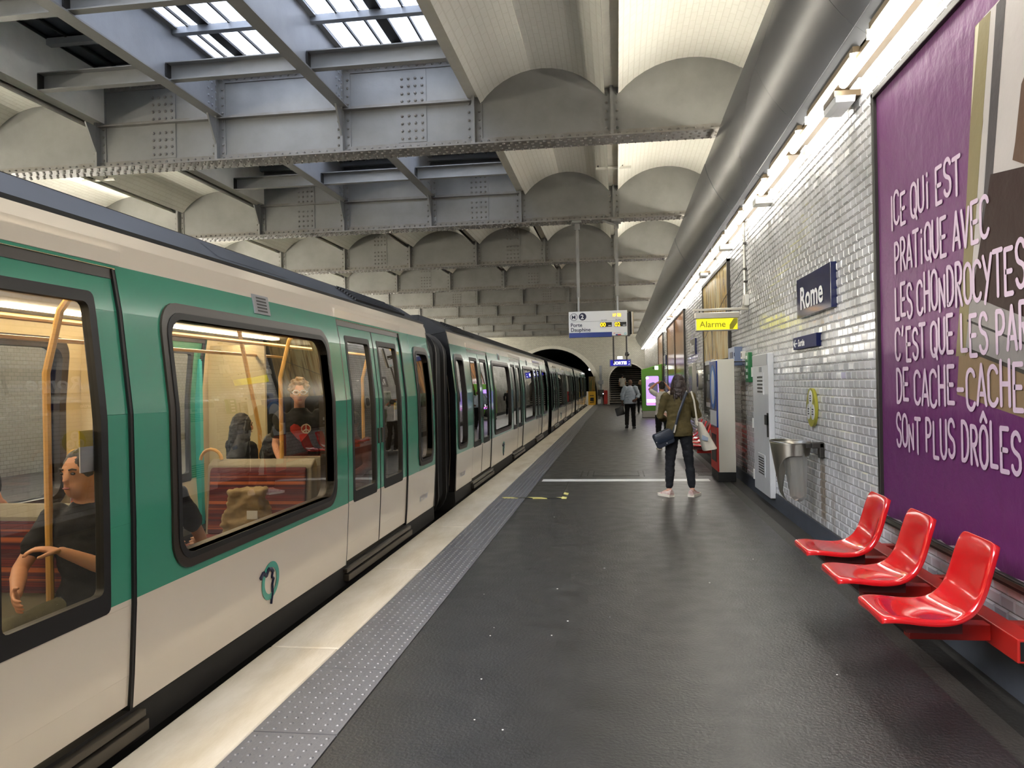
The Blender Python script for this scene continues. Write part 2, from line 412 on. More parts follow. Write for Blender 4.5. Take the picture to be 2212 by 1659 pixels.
# painted line, hatches, drain, tape
MB().box(-1.26, 1.45, 12.52, 12.80, -.01, .003).build('white_line', 'white', floor, smooth=False)
def hatch(x0, x1, y0, y1, mats=('asphalt', 'dark_metal')):
    h = MB().box(x0, x1, y0, y1, -.01, .004).build('hatch_cover', mats[0], floor, smooth=False)
    f = MB()
    for q in ((x0 - .02, x0, y0 - .02, y1 + .02), (x1, x1 + .02, y0 - .02, y1 + .02), (x0, x1, y0 - .02, y0), (x0, x1, y1, y1 + .02)): f.box(*q, -.01, .005)
    f.build('hatch_frame', mats[1], h, smooth=False)
hatch(-.43, .33, 13.25, 13.95); hatch(-1.29, -.82, 10.74, 11.36); hatch(-1.29, -.82, 11.40, 11.98); hatch(-1.29, -.82, 12.02, 12.46)
b = MB().box(-.66, -.64, 13.2, 14.0, -.01, .005).box(-.55, -.53, 13.3, 13.95, -.01, .005).box(.42, .44, 13.2, 14.0, -.01, .004); b.build('joint_bar', 'dark_metal', floor, smooth=False)
ye = NT('hazard_tape'); geo = ye.n('ShaderNodeNewGeometry'); wv = ye.n('ShaderNodeTexWave', Scale=1.55); wv.bands_direction = 'DIAGONAL'
ye.l(geo.outputs['Position'], wv.inputs['Vector']); rp = ye.n('ShaderNodeValToRGB'); rp.color_ramp.interpolation = 'CONSTANT'
rp.color_ramp.elements[0].color = lin('#1b1a16'); rp.color_ramp.elements[1].color = lin('#d8cf7c'); rp.color_ramp.elements[1].position = .5
ye.l(wv.outputs['Fac'], rp.inputs[0]); ye.l(rp.outputs[0], ye.b.inputs['Base Color'])
MB().box(-1.64, -.80, 10.62, 10.70, -.01, .0125).build('hazard_tape', ye.m, floor, smooth=False)
MB().box(-.80, -.73, 10.62, 11.30, -.01, .006).build('hazard_tape', ye.m, floor, smooth=False)
dr = MB()
for k in range(9): dr.box(1.36 + .033 * k, 1.38 + .033 * k, 13.3, 13.75, -.01, .004)
dr.box(1.33, 1.68, 13.27, 13.3, -.01, .005).box(1.33, 1.68, 13.75, 13.78, -.01, .005)
dr.build('drain_grate', 'dark_metal', floor, smooth=False)
# litter specks on the asphalt
sp_ = MB()
for k in range(26):
    x, y = random.uniform(-1.1, 1.5), 2.6 + 8 * random.random() ** 1.2; r = random.uniform(.002, .006)
    sp_.loft([[(x + r * math.cos(PI / 2.5 * j) * 1.5, y + r * math.sin(PI / 2.5 * j), z) for j in range(5)] for z in (0, .0025)])
stuff(sp_.build('litter', 'white', floor))

# ---- tiled wall on this side: bevelled 15 x 7.5 cm tiles, running bond
wall = MB().box(XW + .012, XW + .3, Y0, Y1, -0.25, 6.9).build('wall_right', pbr('tile_joint', '#6f6a60', 0.7), smooth=False)
tag(wall, 'white bevelled metro tile wall behind the near platform', kind='structure')
g = NT('white_tile'); geo = g.n('ShaderNodeNewGeometry'); sp = g.n('ShaderNodeSeparateXYZ'); g.l(geo.outputs['Position'], sp.inputs[0])
no = g.n('ShaderNodeTexNoise', Scale=2.2, Detail=5.0); g.l(geo.outputs['Position'], no.inputs['Vector'])
rp = g.n('ShaderNodeValToRGB'); rp.color_ramp.elements[0].color = lin('#b6b6b5'); rp.color_ramp.elements[1].color = lin('#d3d3d6'); rp.color_ramp.elements[0].position = .3; rp.color_ramp.elements[1].position = .65
g.l(no.outputs['Fac'], rp.inputs[0]); col = rp.outputs[0]
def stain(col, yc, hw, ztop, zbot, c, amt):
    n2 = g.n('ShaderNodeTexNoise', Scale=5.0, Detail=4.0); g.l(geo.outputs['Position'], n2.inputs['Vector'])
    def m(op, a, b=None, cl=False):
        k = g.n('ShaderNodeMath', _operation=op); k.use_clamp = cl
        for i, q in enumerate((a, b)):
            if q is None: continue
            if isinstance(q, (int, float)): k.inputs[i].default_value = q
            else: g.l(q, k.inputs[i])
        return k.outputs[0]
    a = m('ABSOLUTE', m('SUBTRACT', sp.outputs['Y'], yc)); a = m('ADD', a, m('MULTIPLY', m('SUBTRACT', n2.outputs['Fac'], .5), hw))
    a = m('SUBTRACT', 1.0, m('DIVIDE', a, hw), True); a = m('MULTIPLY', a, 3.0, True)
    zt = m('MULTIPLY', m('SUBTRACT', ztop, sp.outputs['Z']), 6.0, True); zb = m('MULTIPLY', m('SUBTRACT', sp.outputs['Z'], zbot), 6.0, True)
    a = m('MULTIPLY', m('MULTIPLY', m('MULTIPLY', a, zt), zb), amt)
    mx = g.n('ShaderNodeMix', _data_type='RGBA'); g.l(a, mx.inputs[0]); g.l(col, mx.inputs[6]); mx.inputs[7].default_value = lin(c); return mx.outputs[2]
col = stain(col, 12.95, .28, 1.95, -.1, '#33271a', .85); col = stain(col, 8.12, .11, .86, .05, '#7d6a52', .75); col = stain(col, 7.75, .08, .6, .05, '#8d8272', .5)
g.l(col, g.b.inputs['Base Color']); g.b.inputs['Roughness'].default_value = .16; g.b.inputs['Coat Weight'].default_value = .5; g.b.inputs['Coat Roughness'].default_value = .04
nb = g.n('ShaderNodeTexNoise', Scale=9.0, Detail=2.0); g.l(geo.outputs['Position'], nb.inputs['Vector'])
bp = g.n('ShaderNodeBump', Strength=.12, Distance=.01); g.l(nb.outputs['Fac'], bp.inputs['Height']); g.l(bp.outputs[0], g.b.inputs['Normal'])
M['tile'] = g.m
TW, TH, JT = .153, .0785, .0035
def tile_faces(y0, y1, z0, z1, tx=0., ty=0.):
    bv = min(.011, (y1 - y0) * .3); d = .0105
    o = [(XW + .012, y0, z0), (XW + .012, y1, z0), (XW + .012, y1, z1), (XW + .012, y0, z1)]
    i = [(XW + .012 - d + tx, y0 + bv, z0 + bv), (XW + .012 - d + tx + ty, y1 - bv, z0 + bv), (XW + .012 - d - tx + ty, y1 - bv, z1 - bv), (XW + .012 - d - tx, y0 + bv, z1 - bv)]
    return o + i, [(4, 7, 6, 5), (0, 4, 5, 1), (1, 5, 6, 2), (2, 6, 7, 3), (3, 7, 4, 0)]
NO_TILE = [(2.3, 6.26, .56, 3.78), (14.2, 18.2, .9, 3.75), (23.35, 31.1, 1.1, 3.74), (34.0, 37.9, 1.1, 3.74)]
tiles = []
for r in range(55):
    z0 = .10 + TH * r; z1 = z0 + TH - JT
    for k in range(-2, 372):
        y0 = .6 + TW * (k + (.5 if r % 2 else 0)); y1 = y0 + TW - JT
        if y1 > Y1: continue
        if any(y0 > a and y1 < b_ and z0 > c_ and z1 < d_ for a, b_, c_, d_ in NO_TILE): continue
        tiles.append((y0, y1, z0, z1))
vis = lambda t: (2.9 < t[0] < 6.2 and .1 < t[2] < .52 and t[2] > .08 + 0.0) or (t[0] > 6.22)
cand = sorted([t for t in tiles if vis(t) and t[2] < 4.05], key=lambda t: t[0] if t[0] > 6.2 else 5.0)
single = set(cand[:300]); tm_cache = {}
for t in single:
    key = random.randrange(8)
    if key not in tm_cache:
        vs, fs = tile_faces(0, TW - JT, 0, TH - JT, random.uniform(-.0012, .0012), random.uniform(-.0016, .0016))
        me = bpy.data.meshes.new('tile'); me.from_pydata(vs, [], fs); me.materials.append(M['tile']); tm_cache[key] = me
    o = bpy.data.objects.new('tile', tm_cache[key]); C.objects.link(o); o.parent = wall; o.location = (0, t[0], t[2])
b = MB()
for t in tiles:
    if t in single: continue
    b.add(*tile_faces(*t, random.uniform(-.0012, .0012), random.uniform(-.0016, .0016)))
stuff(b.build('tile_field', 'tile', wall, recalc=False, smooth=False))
bb = MB().box(XW - .005, XW + .05, Y0, Y1, -.12, .095).build('baseboard_right', 'skirt', smooth=False); tag(bb, 'blue grey painted skirting along the foot of the tiled wall', kind='structure')

# ---- other walls
wl = MB().box(XL - .3, XL, Y0, Y1, -1.2, 6.9).build('wall_left', brick('far_tiles', '#c9c7bf', '#bdbbb4', '#7e7a70', .153, .0785, .004, 'yz', .25, .5), smooth=False)
tag(wl, 'white tiled wall behind the opposite platform', kind='structure')
wb = MB().box(XL - .3, XW + .3, Y0 - .3, Y0, -1.25, 6.9).build('wall_back', brick('back_tiles', '#c9c7bf', '#bdbbb4', '#7e7a70', .153, .0785, .004, 'xz', .25, .5), smooth=False)
tag(wb, 'tiled end wall of the station hall behind the viewer', kind='structure')
def arch(xc, hw, z0, zs, zc, n=26):
    return [(xc - hw, z0)] + [(xc - hw * math.cos(PI * i / n), zs + (zc - zs) * math.sin(PI * i / n)) for i in range(n + 1)] + [(xc + hw, z0)]
tun = arch(-4.87, 3.38, -1.25, .9, 4.25); stair = arch(.78, 1.36, -.02, 1.75, 3.0)
cu = bpy.data.curves.new('ew', 'CURVE'); cu.dimensions = '2D'; cu.fill_mode = 'BOTH'; cu.extrude = .2
for poly in ([(XL - .3, -1.26), (XW + .3, -1.26), (XW + .3, 6.9), (XL - .3, 6.9)], tun, stair):
    s_ = cu.splines.new('POLY'); s_.points.add(len(poly) - 1); s_.use_cyclic_u = True
    for p, q in zip(s_.points, poly): p.co = (q[0], q[1], 0, 1)
# (the tunnel outline reaches just above the lower edge so that the fill keeps it as a hole)
for p in cu.splines[1].points: p.co.y = max(p.co.y, -1.24)
tmp = bpy.data.objects.new('ew', cu); C.objects.link(tmp)
me = bpy.data.meshes.new_from_object(tmp.evaluated_get(bpy.context.evaluated_depsgraph_get())); bpy.data.objects.remove(tmp)
for v in me.vertices: v.co = (v.co.x, Y1 + .2 + v.co.z, v.co.y)
we = link('wall_front', me, brick('end_tiles', '#cfccc0', '#c3c0b5', '#8f8a7c', .153, .0785, .006, 'xz', .3, .6)); tag(we, 'tiled end wall with the tunnel mouth and the stairway arch', kind='structure')
def archrim(poly, wd, name):
    c = (sum(p[0] for p in poly) / len(poly), .5)
    out = [(c[0] + (p[0] - c[0]) * (1 + wd / 3), p[1] + (wd if p[1] > .6 else 0) * .8) for p in poly]
    m = MB(); n = len(poly)
    vs = [(p[0], Y1 - .03, p[1]) for p in poly] + [(p[0], Y1 - .03, p[1]) for p in out] + [(p[0], Y1 + .02, p[1]) for p in poly] + [(p[0], Y1 + .02, p[1]) for p in out]
    fs = []
    for i in range(n - 1): fs += [(i, i + 1, n + i + 1, n + i), (i, 2 * n + i, 2 * n + i + 1, i + 1), (n + i, n + i + 1, 3 * n + i + 1, 3 * n + i)]
    m.add(vs, fs).build(name, 'rib', we)
archrim(tun, .28, 'tunnel_arch_rim'); archrim(stair, .1, 'stair_arch_rim')
m = MB(); m.loft([[(p[0], y, p[1]) for p in tun] for y in (Y1 + .38, Y1 + 45)], closed=False, cap=False)
m.add([(p[0], Y1 + 45, p[1]) for p in tun], [tuple(range(len(tun)))]); m.build('tunnel_lining', pbr('dark_lining', '#1a1815', .9), we)  # one even near-black colour over the whole lining
# black backing around the other opening: stairwell shaft
m = MB(); m.box(-.8, -.62, Y1 + .4, Y1 + 9, -.1, 7).box(2.16, 2.34, Y1 + .4, Y1 + 9, -.1, 7).box(-.8, 2.34, Y1 + 9, Y1 + 9.2, -.1, 7).box(-.8, 2.34, Y1 + .4, Y1 + 9.2, 6.9, 7.1)
m.build('stairwell_lining', brick('stair_tiles', '#a9a69a', '#a19e92', '#6a665c', .153, .0785, .006, 'yz', .3, .6), we, smooth=False)
stp = thing('staircase', 'steep exit stairs with pale nosings under the arch in the end wall', 'staircase', (.78, Y1 + .6, 0), kind='structure')
for k in range(17):
    t_ = MB().box(-.62, 2.16, Y1 + .7 + .27 * k, Y1 + 1.05 + .27 * k, -.05 if k == 0 else .165 * k - .02, .165 * (k + 1)).build('step', 'gutter', stp, smooth=False)
    MB().box(-.62, 2.16, Y1 + .69 + .27 * k, Y1 + .76 + .27 * k, .165 * (k + 1) - .035, .165 * (k + 1) + .006).build('step_nosing', 'nosing', t_, smooth=False)
hr = MB(); hr.tube([(-.52, Y1 + .5, .85), (-.52, Y1 + .8, 1.0), (-.52, Y1 + 5.0, 3.55)], .03)
for q in (0.3, 2.2, 4.2): hr.tube([(-.52, Y1 + .6 + q, .1 + .6 * q), (-.52, Y1 + .6 + q, .92 + .6 * q)], .02)
hr.build('handrail', 'chrome', stp)
MB().box(-.58, -.54, Y1 + .6, Y1 + 5.2, .0, .12).build('stringer', 'dark_metal', stp, smooth=False)

# ---- ceiling: riveted cross girders, ribs, jack arches
GY = [-5.27 + 5.35 * k for k in range(12)]                      # webs
RX = [1.95 - 1.95 * i for i in range(8)]
SX = [1.87] + RX[1:7] + [-11.61]
def girder_mesh(skylit):
    w_ = MB(); w_.box(-11.74, 2.0, -.01, .01, 5.02, 6.32)
    fl = MB(); fl.box(-11.74, 2.0, -.20, .20, 5.0, 5.022); fl.box(-11.74, 2.0, -.17, .17, 6.30, 6.325)
    for s in (-1, 1):
        fl.box(-11.74, 2.0, s * .01, s * .028, 5.02, 5.13); fl.box(-11.74, 2.0, s * .01, s * .11, 5.02, 5.038)
        fl.box(-11.74, 2.0, s * .01, s * .028, 6.20, 6.30)
        if skylit:
            fl.box(-7.8, -1.95, s * .01, s * .10, 5.655, 5.672); fl.box(-7.8, -1.95, s * .01, s * .026, 5.66, 5.72)
    stf = MB()
    for s in (-1, 1):
        stf.box(-.115, .115, s * .01, s * .027, 5.04, 6.22); stf.box(-.02, .02, s * .02, s * .115, 5.04, 6.22)
    gus = MB()
    if skylit:
        for x in (-3.9, -5.85, -7.8):
            for s in (-1, 1):
                gus.add([(x - .012, s * .02, 5.66), (x - .012, s * .34, 5.66), (x - .012, s * .03, 5.12), (x + .012, s * .02, 5.66), (x + .012, s * .34, 5.66), (x + .012, s * .03, 5.12)], [(0, 1, 2), (3, 5, 4), (0, 3, 4, 1), (1, 4, 5, 2), (2, 5, 3, 0)])
    spl = []
    for xc in (-2.86, -6.75):
        p = MB()
        for s in (-1, 1): p.box(xc - .21, xc + .21, s * .008, s * .022, 5.14, 6.19)
        spl.append(p)
    rv = MB()
    def rivet(c, ax, r=.021):
        c = Vector(c); ax = Vector(ax); u = Vector((1, 0, 0)); v = ax.cross(u)
        rings = [[c + ax * h + (u * math.cos(PI / 3 * k) + v * math.sin(PI / 3 * k)) * q for k in range(6)] for q, h in ((r, 0), (r * .85, r * .6), (r * .35, r * .95))]
        o = len(rv.v); rv.loft(rings, cap=False); rv.f.append(tuple(o + 12 + k for k in range(6)))
    n = int(13.8 / .115)
    for i in range(n):
        x = -11.75 + .115 * i
        rivet((x, -.028, 5.085), (0, -1, 0)); rivet((x, -.028, 6.25), (0, -1, 0)) if skylit else None
        off = .0575 if i % 2 else 0
        for y in (-.15, -.065 + 0 * off, .065, .15): rivet((x + (.0575 if abs(y) < .1 else 0), y, 5.0), (0, 0, -1))
        if i % 2: rivet((x, .028, 5.085), (0, 1, 0))
    for x in SX:
        for k in range(9):
            z = 5.16 + .118 * k
            rivet((x - .075, -.027, z), (0, -1, 0)); rivet((x + .075, -.027, z), (0, -1, 0))
    for xc in (-2.86, -6.75):
        for i in range(4):
            for k in range(9):
                if k == 4: continue
                rivet((xc - .15 + .1 * i, -.022, 5.20 + .108 * k), (0, -1, 0), .024)
    if skylit:
        for x in (-3.9, -5.85, -7.8):
            for k in range(5):
                rivet((x + .006, -.09, 5.18 + .1 * k), (0, -1, 0), .015)
    return w_, fl, stf, gus, spl, rv
def make_girder(skylit, y):
    r = thing('riveted_girder', '', 'girder', (-4.87, y, 5.0))
    w_, fl, stf, gus, spl, rv = girder_mesh(skylit)
    for m_ in [w_, fl, stf, gus, rv] + spl: m_.v = [(a, b_ + y, c_) for a, b_, c_ in m_.v]
    w_.build('web', 'girder', r, smooth=False); fl.build('flange', 'girder_edge', r, smooth=False); 
    stf.v = [(p[0] - 4.87, p[1], p[2]) for p in stf.v]; s0 = stf.build('stiffener', 'girder', r, smooth=False)
    for i, x in enumerate(SX):
        o = s0 if i == 0 else s0.copy()
        if i: C.objects.link(o)
        o.location.x = x + 4.87
    if skylit: stuff(gus.build('gusset', 'girder', r, smooth=False))
    for p in spl: p.build('splice_plate', 'girder', r, smooth=False)
    stuff(rv.build('rivets', 'girder_edge', r, recalc=False)); return r
gl = {3: 'nearest riveted steel girder, under the glazed roof bays', 4: 'second riveted girder from the front, hanger poles clamped to its flange', 5: 'third riveted girder from the front, between fully arched bays',
      6: 'fourth riveted girder from the front', 7: 'fifth riveted girder from the front', 8: 'sixth riveted girder from the front', 9: 'seventh riveted girder from the front',
      10: 'eighth riveted girder from the front', 11: 'last riveted girder, close to the end wall'}
proto = {}
for k, y in enumerate(GY):
    if k < 3: continue
    key = k in (3, 4)
    if key not in proto: proto[key] = gr = make_girder(key, y)
    else: gr = copy_tree(proto[key], (-4.87, y, 5.0))
    gr['label'] = gl[k]; gr['group'] = 'steel cross girders of the station roof'
ceil = bpy.data.objects.new('ceiling', None); C.objects.link(ceil); LOC[ceil.name] = (0, 0, 0)
tag(ceil, 'cream painted brick jack arches between steel ribs over the hall', kind='structure')
gaps = [(Y0, GY[1])] + [(GY[k], GY[k + 1]) for k in range(1, 11)] + [(GY[11], Y1)]
ZS, ZC, ZR = 5.63, 6.07, 5.72
def vault_prof(x0, x1, n=14):
    h = (x1 - x0) / 2; r = ZC - ZS; R = (h * h + r * r) / (2 * r); xc = (x0 + x1) / 2; zc = ZC - R; a = math.asin(h / R)
    return [(xc + R * math.sin(-a + 2 * a * i / n), zc + R * math.cos(-a + 2 * a * i / n)) for i in range(n + 1)]
for gi, (ya, yb) in enumerate(gaps):
    skylit = yb <= GY[4] + .1
    for i in range(7):
        x1, x0 = RX[i] - .095, RX[i + 1] + .095
        if i == 0: x1 = 2.05
        if i == 6: x0 = -11.8
        if skylit and 2 <= i <= 4: continue
        pr = vault_prof(x0, x1)
        m = MB(); m.loft([[(p[0], y, p[1]) for p in pr] for y in (ya + .012, yb - .012)], closed=False, cap=False)
        m.build('brick_vault', 'cream', ceil, recalc=False)
    for i in range(1, 7):
        if skylit and i in (3, 4): continue
        m = MB(); edge = skylit and i in (2, 5)
        m.box(RX[i] - .095, RX[i] + .095, ya + .012, yb - .012, ZR, 6.62 if edge else 5.95)
        m.build('roof_rib', 'rib', ceil, smooth=False)
MB().box(-11.9, -7.75, Y0, GY[4], 6.62, 6.8).box(-2.0, 2.2, Y0, GY[4], 6.62, 6.8).box(-11.9, 2.2, GY[4] - .1, Y1 + .3, 6.62, 6.8).build('deck', 'gutter', ceil, smooth=False)
MB().box(-11.8, 2.05, GY[4] - .005, GY[4] + .005, 6.32, 6.7).box(-11.8, 2.05, GY[3] - .005, GY[3] + .005, 6.32, 6.64).build('bulkhead', 'girder', ceil, smooth=False)
# ---- roof lights: two glazed bays, one bay blanked with dark boards
def skylight(n, ya, yb, dark, label):
    r = bpy.data.objects.new('window_%d' % n, None); C.objects.link(r); r.location = (-4.87, ya, 6.5); LOC[r.name] = (-4.87, ya, 6.5); tag(r, label, kind='structure')
    ya, yb = ya + .2, yb - .18; x0, x1 = -7.7, -2.05; z = 6.52
    nx = 19; px = (x1 - x0) / nx; rows = 5; py = (yb - ya) / rows
    for j in range(rows):
        for i in range(nx):
            wd = px * (.45 if i % 4 == 3 else .93)
            MB().box(x0 + px * i + .012, x0 + px * i + wd, ya + py * j + .04, ya + py * (j + 1) - .04, z, z + .008).build('pane', 'dark_cover' if dark and j == rows - 1 else 'sky_glass', r, smooth=False)
    bar = MB()
    for i in range(nx + 1): bar.box(x0 + px * i - .012, x0 + px * i + .012, ya, yb, z - .03, z + .02)
    for i in range(3, nx, 4): bar.box(x0 + px * (i + .47), x0 + px * (i + .99), ya, yb, z - .01, z + .02)
    stuff(bar.build('glazing_bar', 'dark_metal', r, smooth=False))
    for j in range(rows + 1): MB().box(x0, x1, ya + py * j - .05, ya + py * j + .05, z - .11, z - .02).build('cross_bar', 'joist', r, smooth=False)
    if dark: MB().box(x0, x1, yb - py, yb, z + .03, z + .06).build('blanking_board', 'dark_cover', r, smooth=False)
    # two blanked strips beside the edge beams
    MB().box(x0 - .1, x0 + 1.35, ya, yb, z + .03, z + .06).box(x1 - .36, x1 + .1, ya, yb, z + .03, z + .06).build('blanking_board', 'dark_cover', r, smooth=False)
    MB().box(-7.8, -1.95, ya - .19, ya + .0, z - .03, z + .12).box(-7.8, -1.95, yb, yb + .17, z - .03, z + .12).build('curb', 'joist', r, smooth=False)
skylight(1, GY[2], GY[3], False, 'glazed roof light with daylight above the train')
skylight(2, GY[3], GY[4], True, 'glazed roof light beyond the nearest girder, its far strip blanked with dark boards')
skylight(3, GY[1], GY[2], False, 'glazed roof light overhead, nearer than the visible one')
# joists and cross beams in the roof-light bays
def joist(x, ya, yb, label):
    t = thing('roof_joist', label, 'joist', (x, ya, 5.7), group='joists below the roof lights')
    MB().box(x - .008, x + .008, ya, yb, 5.71, 6.5).build('joist_web', 'joist', t, smooth=False)
    f = MB().box(x - .09, x + .09, ya, yb, 5.69, 5.712).box(x - .09, x + .09, ya, yb, 6.47, 6.495)
    f.build('joist_flange', 'girder', t, smooth=False)
    rv = MB()
    for e, s in ((ya + .02, 1), (yb - .02, -1)):
        for i in range(3):
            for k in range(6): rv.ell((x + .012, e + s * (.06 + .1 * i), 5.82 + .11 * k), (.018, .018, .018), 6, 4)
    stuff(rv.build('rivets', 'joist', t)); return t
def cross_beam(xa, xb, y, label, group='cross beams between the roof joists'):
    t = thing('cross_beam', label, 'beam', ((xa + xb) / 2, y, 5.72), group=group)
    m = MB().box(xa, xb, y + .05, y + .062, 5.72, 5.95).box(xa, xb, y - .05, y + .062, 5.715, 5.728).box(xa, xb, y - .05, y + .062, 5.942, 5.955)
    m.build('channel', 'girder', t, smooth=False)
    MB().box(xa - .002, xa + .02, y - .05, y + .06, 5.73, 5.94).build('end_cleat', 'dark_metal', t, smooth=False); return t
for gi, (a, b_) in enumerate(((GY[2], GY[3]), (GY[3], GY[4]))):
    wh = 'below the glazed roof light' if gi == 0 else 'below the second roof light'
    for x, nm in ((-3.9, 'nearer the platform'), (-5.85, 'farther over the track')): joist(x, a + .03, b_ - .03, 'grey painted roof joist %s, %s' % (wh, nm))
    for x0, x1, nm in ((-3.88, -2.05, 'platform end'), (-5.83, -3.92, 'middle'), (-7.7, -5.87, 'far track end')):
        cross_beam(x0, x1, b_ - 1.35, 'steel channel beam %s, %s, close to the girder' % (wh, nm))
        if gi == 0: cross_beam(x0, x1, b_ - 3.25, 'steel channel beam %s, %s, overhead' % (wh, nm))
# ---- sheet-metal lighting duct over the platform
def duct(xs, mirror, label, panels, y_start, pitch):
    t = thing('lighting_duct', label, 'duct', (xs(1.6), y_start, 4.4))
    prof = [(1.41, 4.965), (1.42, 4.88), (1.46, 4.76), (1.53, 4.60), (1.61, 4.46), (1.70, 4.34), (1.80, 4.225)]
    low = [(1.81, 4.23), (1.90, 4.155), (1.91, 4.165)]
    base = None
    for k in range(panels):
        y0 = y_start + pitch * k; y1 = y0 + pitch - .006
        if base is None:
            m = MB(); m.loft([[(xs(p[0]), y, p[1]) for p in prof] + [(xs(p[0] + .012), y, p[1] + .008) for p in prof[::-1]] for y in (y0, y1)])
            a = m.build('curved_panel', 'duct', t, angle=50)
            m = MB(); m.loft([[(xs(p[0]), y, p[1]) for p in low] + [(xs(p[0]), y, p[1] + .01) for p in low[::-1]] for y in (y0, y1)])
            c = m.build('lower_panel', 'duct_low', t, smooth=False); base = (a, c)
        else:
            for o in base:
                q = o.copy(); C.objects.link(q); q.location.y = pitch * k
                q.location.x = random.uniform(-.003, .003); q.rotation_euler.z = random.uniform(-.0016, .0016); q.rotation_euler.y = 0
    MB().box(*sorted((xs(1.86), xs(2.05))), y_start, y_start + pitch * panels, 4.26, 4.30).build('duct_back', 'batten', t, smooth=False)
    return t
duct(lambda x: x, False, 'long glossy grey sheet metal lighting duct above the tiled wall', 31, -6.3, 2.05)
def lamp(x, y, z, L, r, label, group, mat='tube', wall=1, wx=2.052):
    t = thing('fluorescent_lamp', label, 'lamp', (x, y, z), group=group)
    MB().tube([(x, y, z), (x, y + L, z)], r, 10).build('tube', mat, t)
    for q in (y - .02, y + L): MB().box(x - .022, x + .022, q, q + .02, z - .022, z + .05).build('lamp_holder', 'cap', t, smooth=False)
    if wall: MB().box(*sorted((x + .0 * wall, wx)), y - .02, y + L + .02, z + .055, z + .10).build('batten', 'batten', t, smooth=False)
    return t
la = lamp(1.90, 5.18 - 1.824 * 5, 4.03, 1.45, .036, 'bright fluorescent tube of the row beside the tiled wall', 'fluorescent tubes in the row beside the tiled wall')
lb = lamp(1.85, 6.22 - 1.824 * 5, 4.06, 1.4, .024, 'bright fluorescent tube of the row beside the grey duct', 'fluorescent tubes in the row beside the grey duct')
for k in range(1, 33):
    copy_tree(la, (1.90, 5.18 + 1.824 * (k - 5), 4.03)); copy_tree(lb, (1.85, 6.22 + 1.824 * (k - 5), 4.06))
lu = lamp(1.74, -6.2, 4.84, 1.75, .03, 'uplight tube lying behind the top edge of the grey duct', 'uplight tubes behind the grey duct', 'tube_up')
for k in range(1, 34): copy_tree(lu, (1.74, -6.2 + 1.85 * k, 4.84))
lv = lamp(-11.5, -6.2, 4.84, 1.75, .03, 'uplight tube above the opposite platform', 'uplight tubes above the opposite platform', 'tube_up', -1, -11.8)
for k in range(1, 34): copy_tree(lv, (-11.5, -6.2 + 1.85 * k, 4.84))
lf = lamp(-11.68, -6.0, 4.15, 1.7, .034, 'fluorescent tube above the opposite platform', 'fluorescent tubes above the opposite platform', 'tube_far', -1, -11.8)
for k in range(1, 34): copy_tree(lf, (-11.68, -6.0 + 1.85 * k, 4.15))

# ================================================================== THINGS ON THE WALL
def onwall(x):                       # outline in (y, z) standing on the wall plane x, depth towards the platform
    return lambda a, b_, d: (x - d, a, b_)
def wtext(s, size, mat, y, z, x, parent, **kw):   # text on the wall reading towards -y
    return text(s, size, mat, lambda a, b_: (x, y - a, z + b_), parent, **kw)
# ---- poster lettering: rounded hand-drawn capitals as strokes
def arcp(cx, cy, rx, ry, a0, a1, n=9): return [(cx + rx * math.cos(math.radians(a0 + (a1 - a0) * i / n)), cy + ry * math.sin(math.radians(a0 + (a1 - a0) * i / n))) for i in range(n + 1)]
GLY = {'I': [[(.3, 0), (.3, 1)]], 'C': [arcp(.32, .74, .3, .26, 25, 180) + arcp(.32, .26, .3, .26, 180, 335)], 'E': [[(.55, 1), (.06, 1), (.06, 0), (.55, 0)], [(.06, .5), (.48, .5)]],
       'Q': [arcp(.32, .72, .3, .28, 0, 180) + arcp(.32, .28, .3, .28, 180, 360) + [(.62, .72)], [(.4, .2), (.62, -.08)]], 'U': [[(.05, 1), (.05, .3)] + arcp(.32, .28, .27, .28, 180, 360) + [(.59, 1)]],
       'i': [[(.2, 0), (.2, .68)], [(.2, .92), (.2, .95)]], 'S': [arcp(.32, .76, .27, .24, 20, 250, 10) + arcp(.32, .25, .28, .25, 80, -160, 10)], 'T': [[(.02, 1), (.62, 1)], [(.32, 1), (.32, 0)]],
       'P': [[(.08, 0), (.08, 1)] + arcp(.3, .73, .28, .27, 90, -90) + [(.08, .46)]], 'R': [[(.08, 0), (.08, 1)] + arcp(.3, .75, .26, .25, 90, -90) + [(.08, .5)], [(.26, .5), (.58, 0)]],
       'A': [[(.02, 0), (.32, 1), (.62, 0)], [(.14, .26), (.5, .26)]], 'V': [[(.02, 1), (.32, 0), (.62, 1)]], 'L': [[(.1, 1), (.1, 0), (.55, 0)]],
       'H': [[(.06, 0), (.06, 1)], [(.58, 0), (.58, 1)], [(.06, .48), (.58, .48)]], 'O': [arcp(.32, .7, .29, .3, 0, 180) + arcp(.32, .3, .29, .3, 180, 360) + [(.61, .7)]],
       'N': [[(.06, 0), (.06, .8), (.56, .1), (.56, .85)]], 'D': [[(.08, 0), (.08, 1)] + arcp(.22, .6, .38, .4, 90, 0) + arcp(.22, .4, .38, .4, 0, -90) + [(.08, 0)]],
       'Y': [[(.02, 1), (.32, .45)], [(.64, 1), (.14, -.1)]], "'": [[(.2, 1.12), (.12, .86)]], '-': [[(.08, .42), (.5, .42)]], '^': [[(.1, 1.14), (.32, 1.34), (.56, 1.14)]], ' ': []}
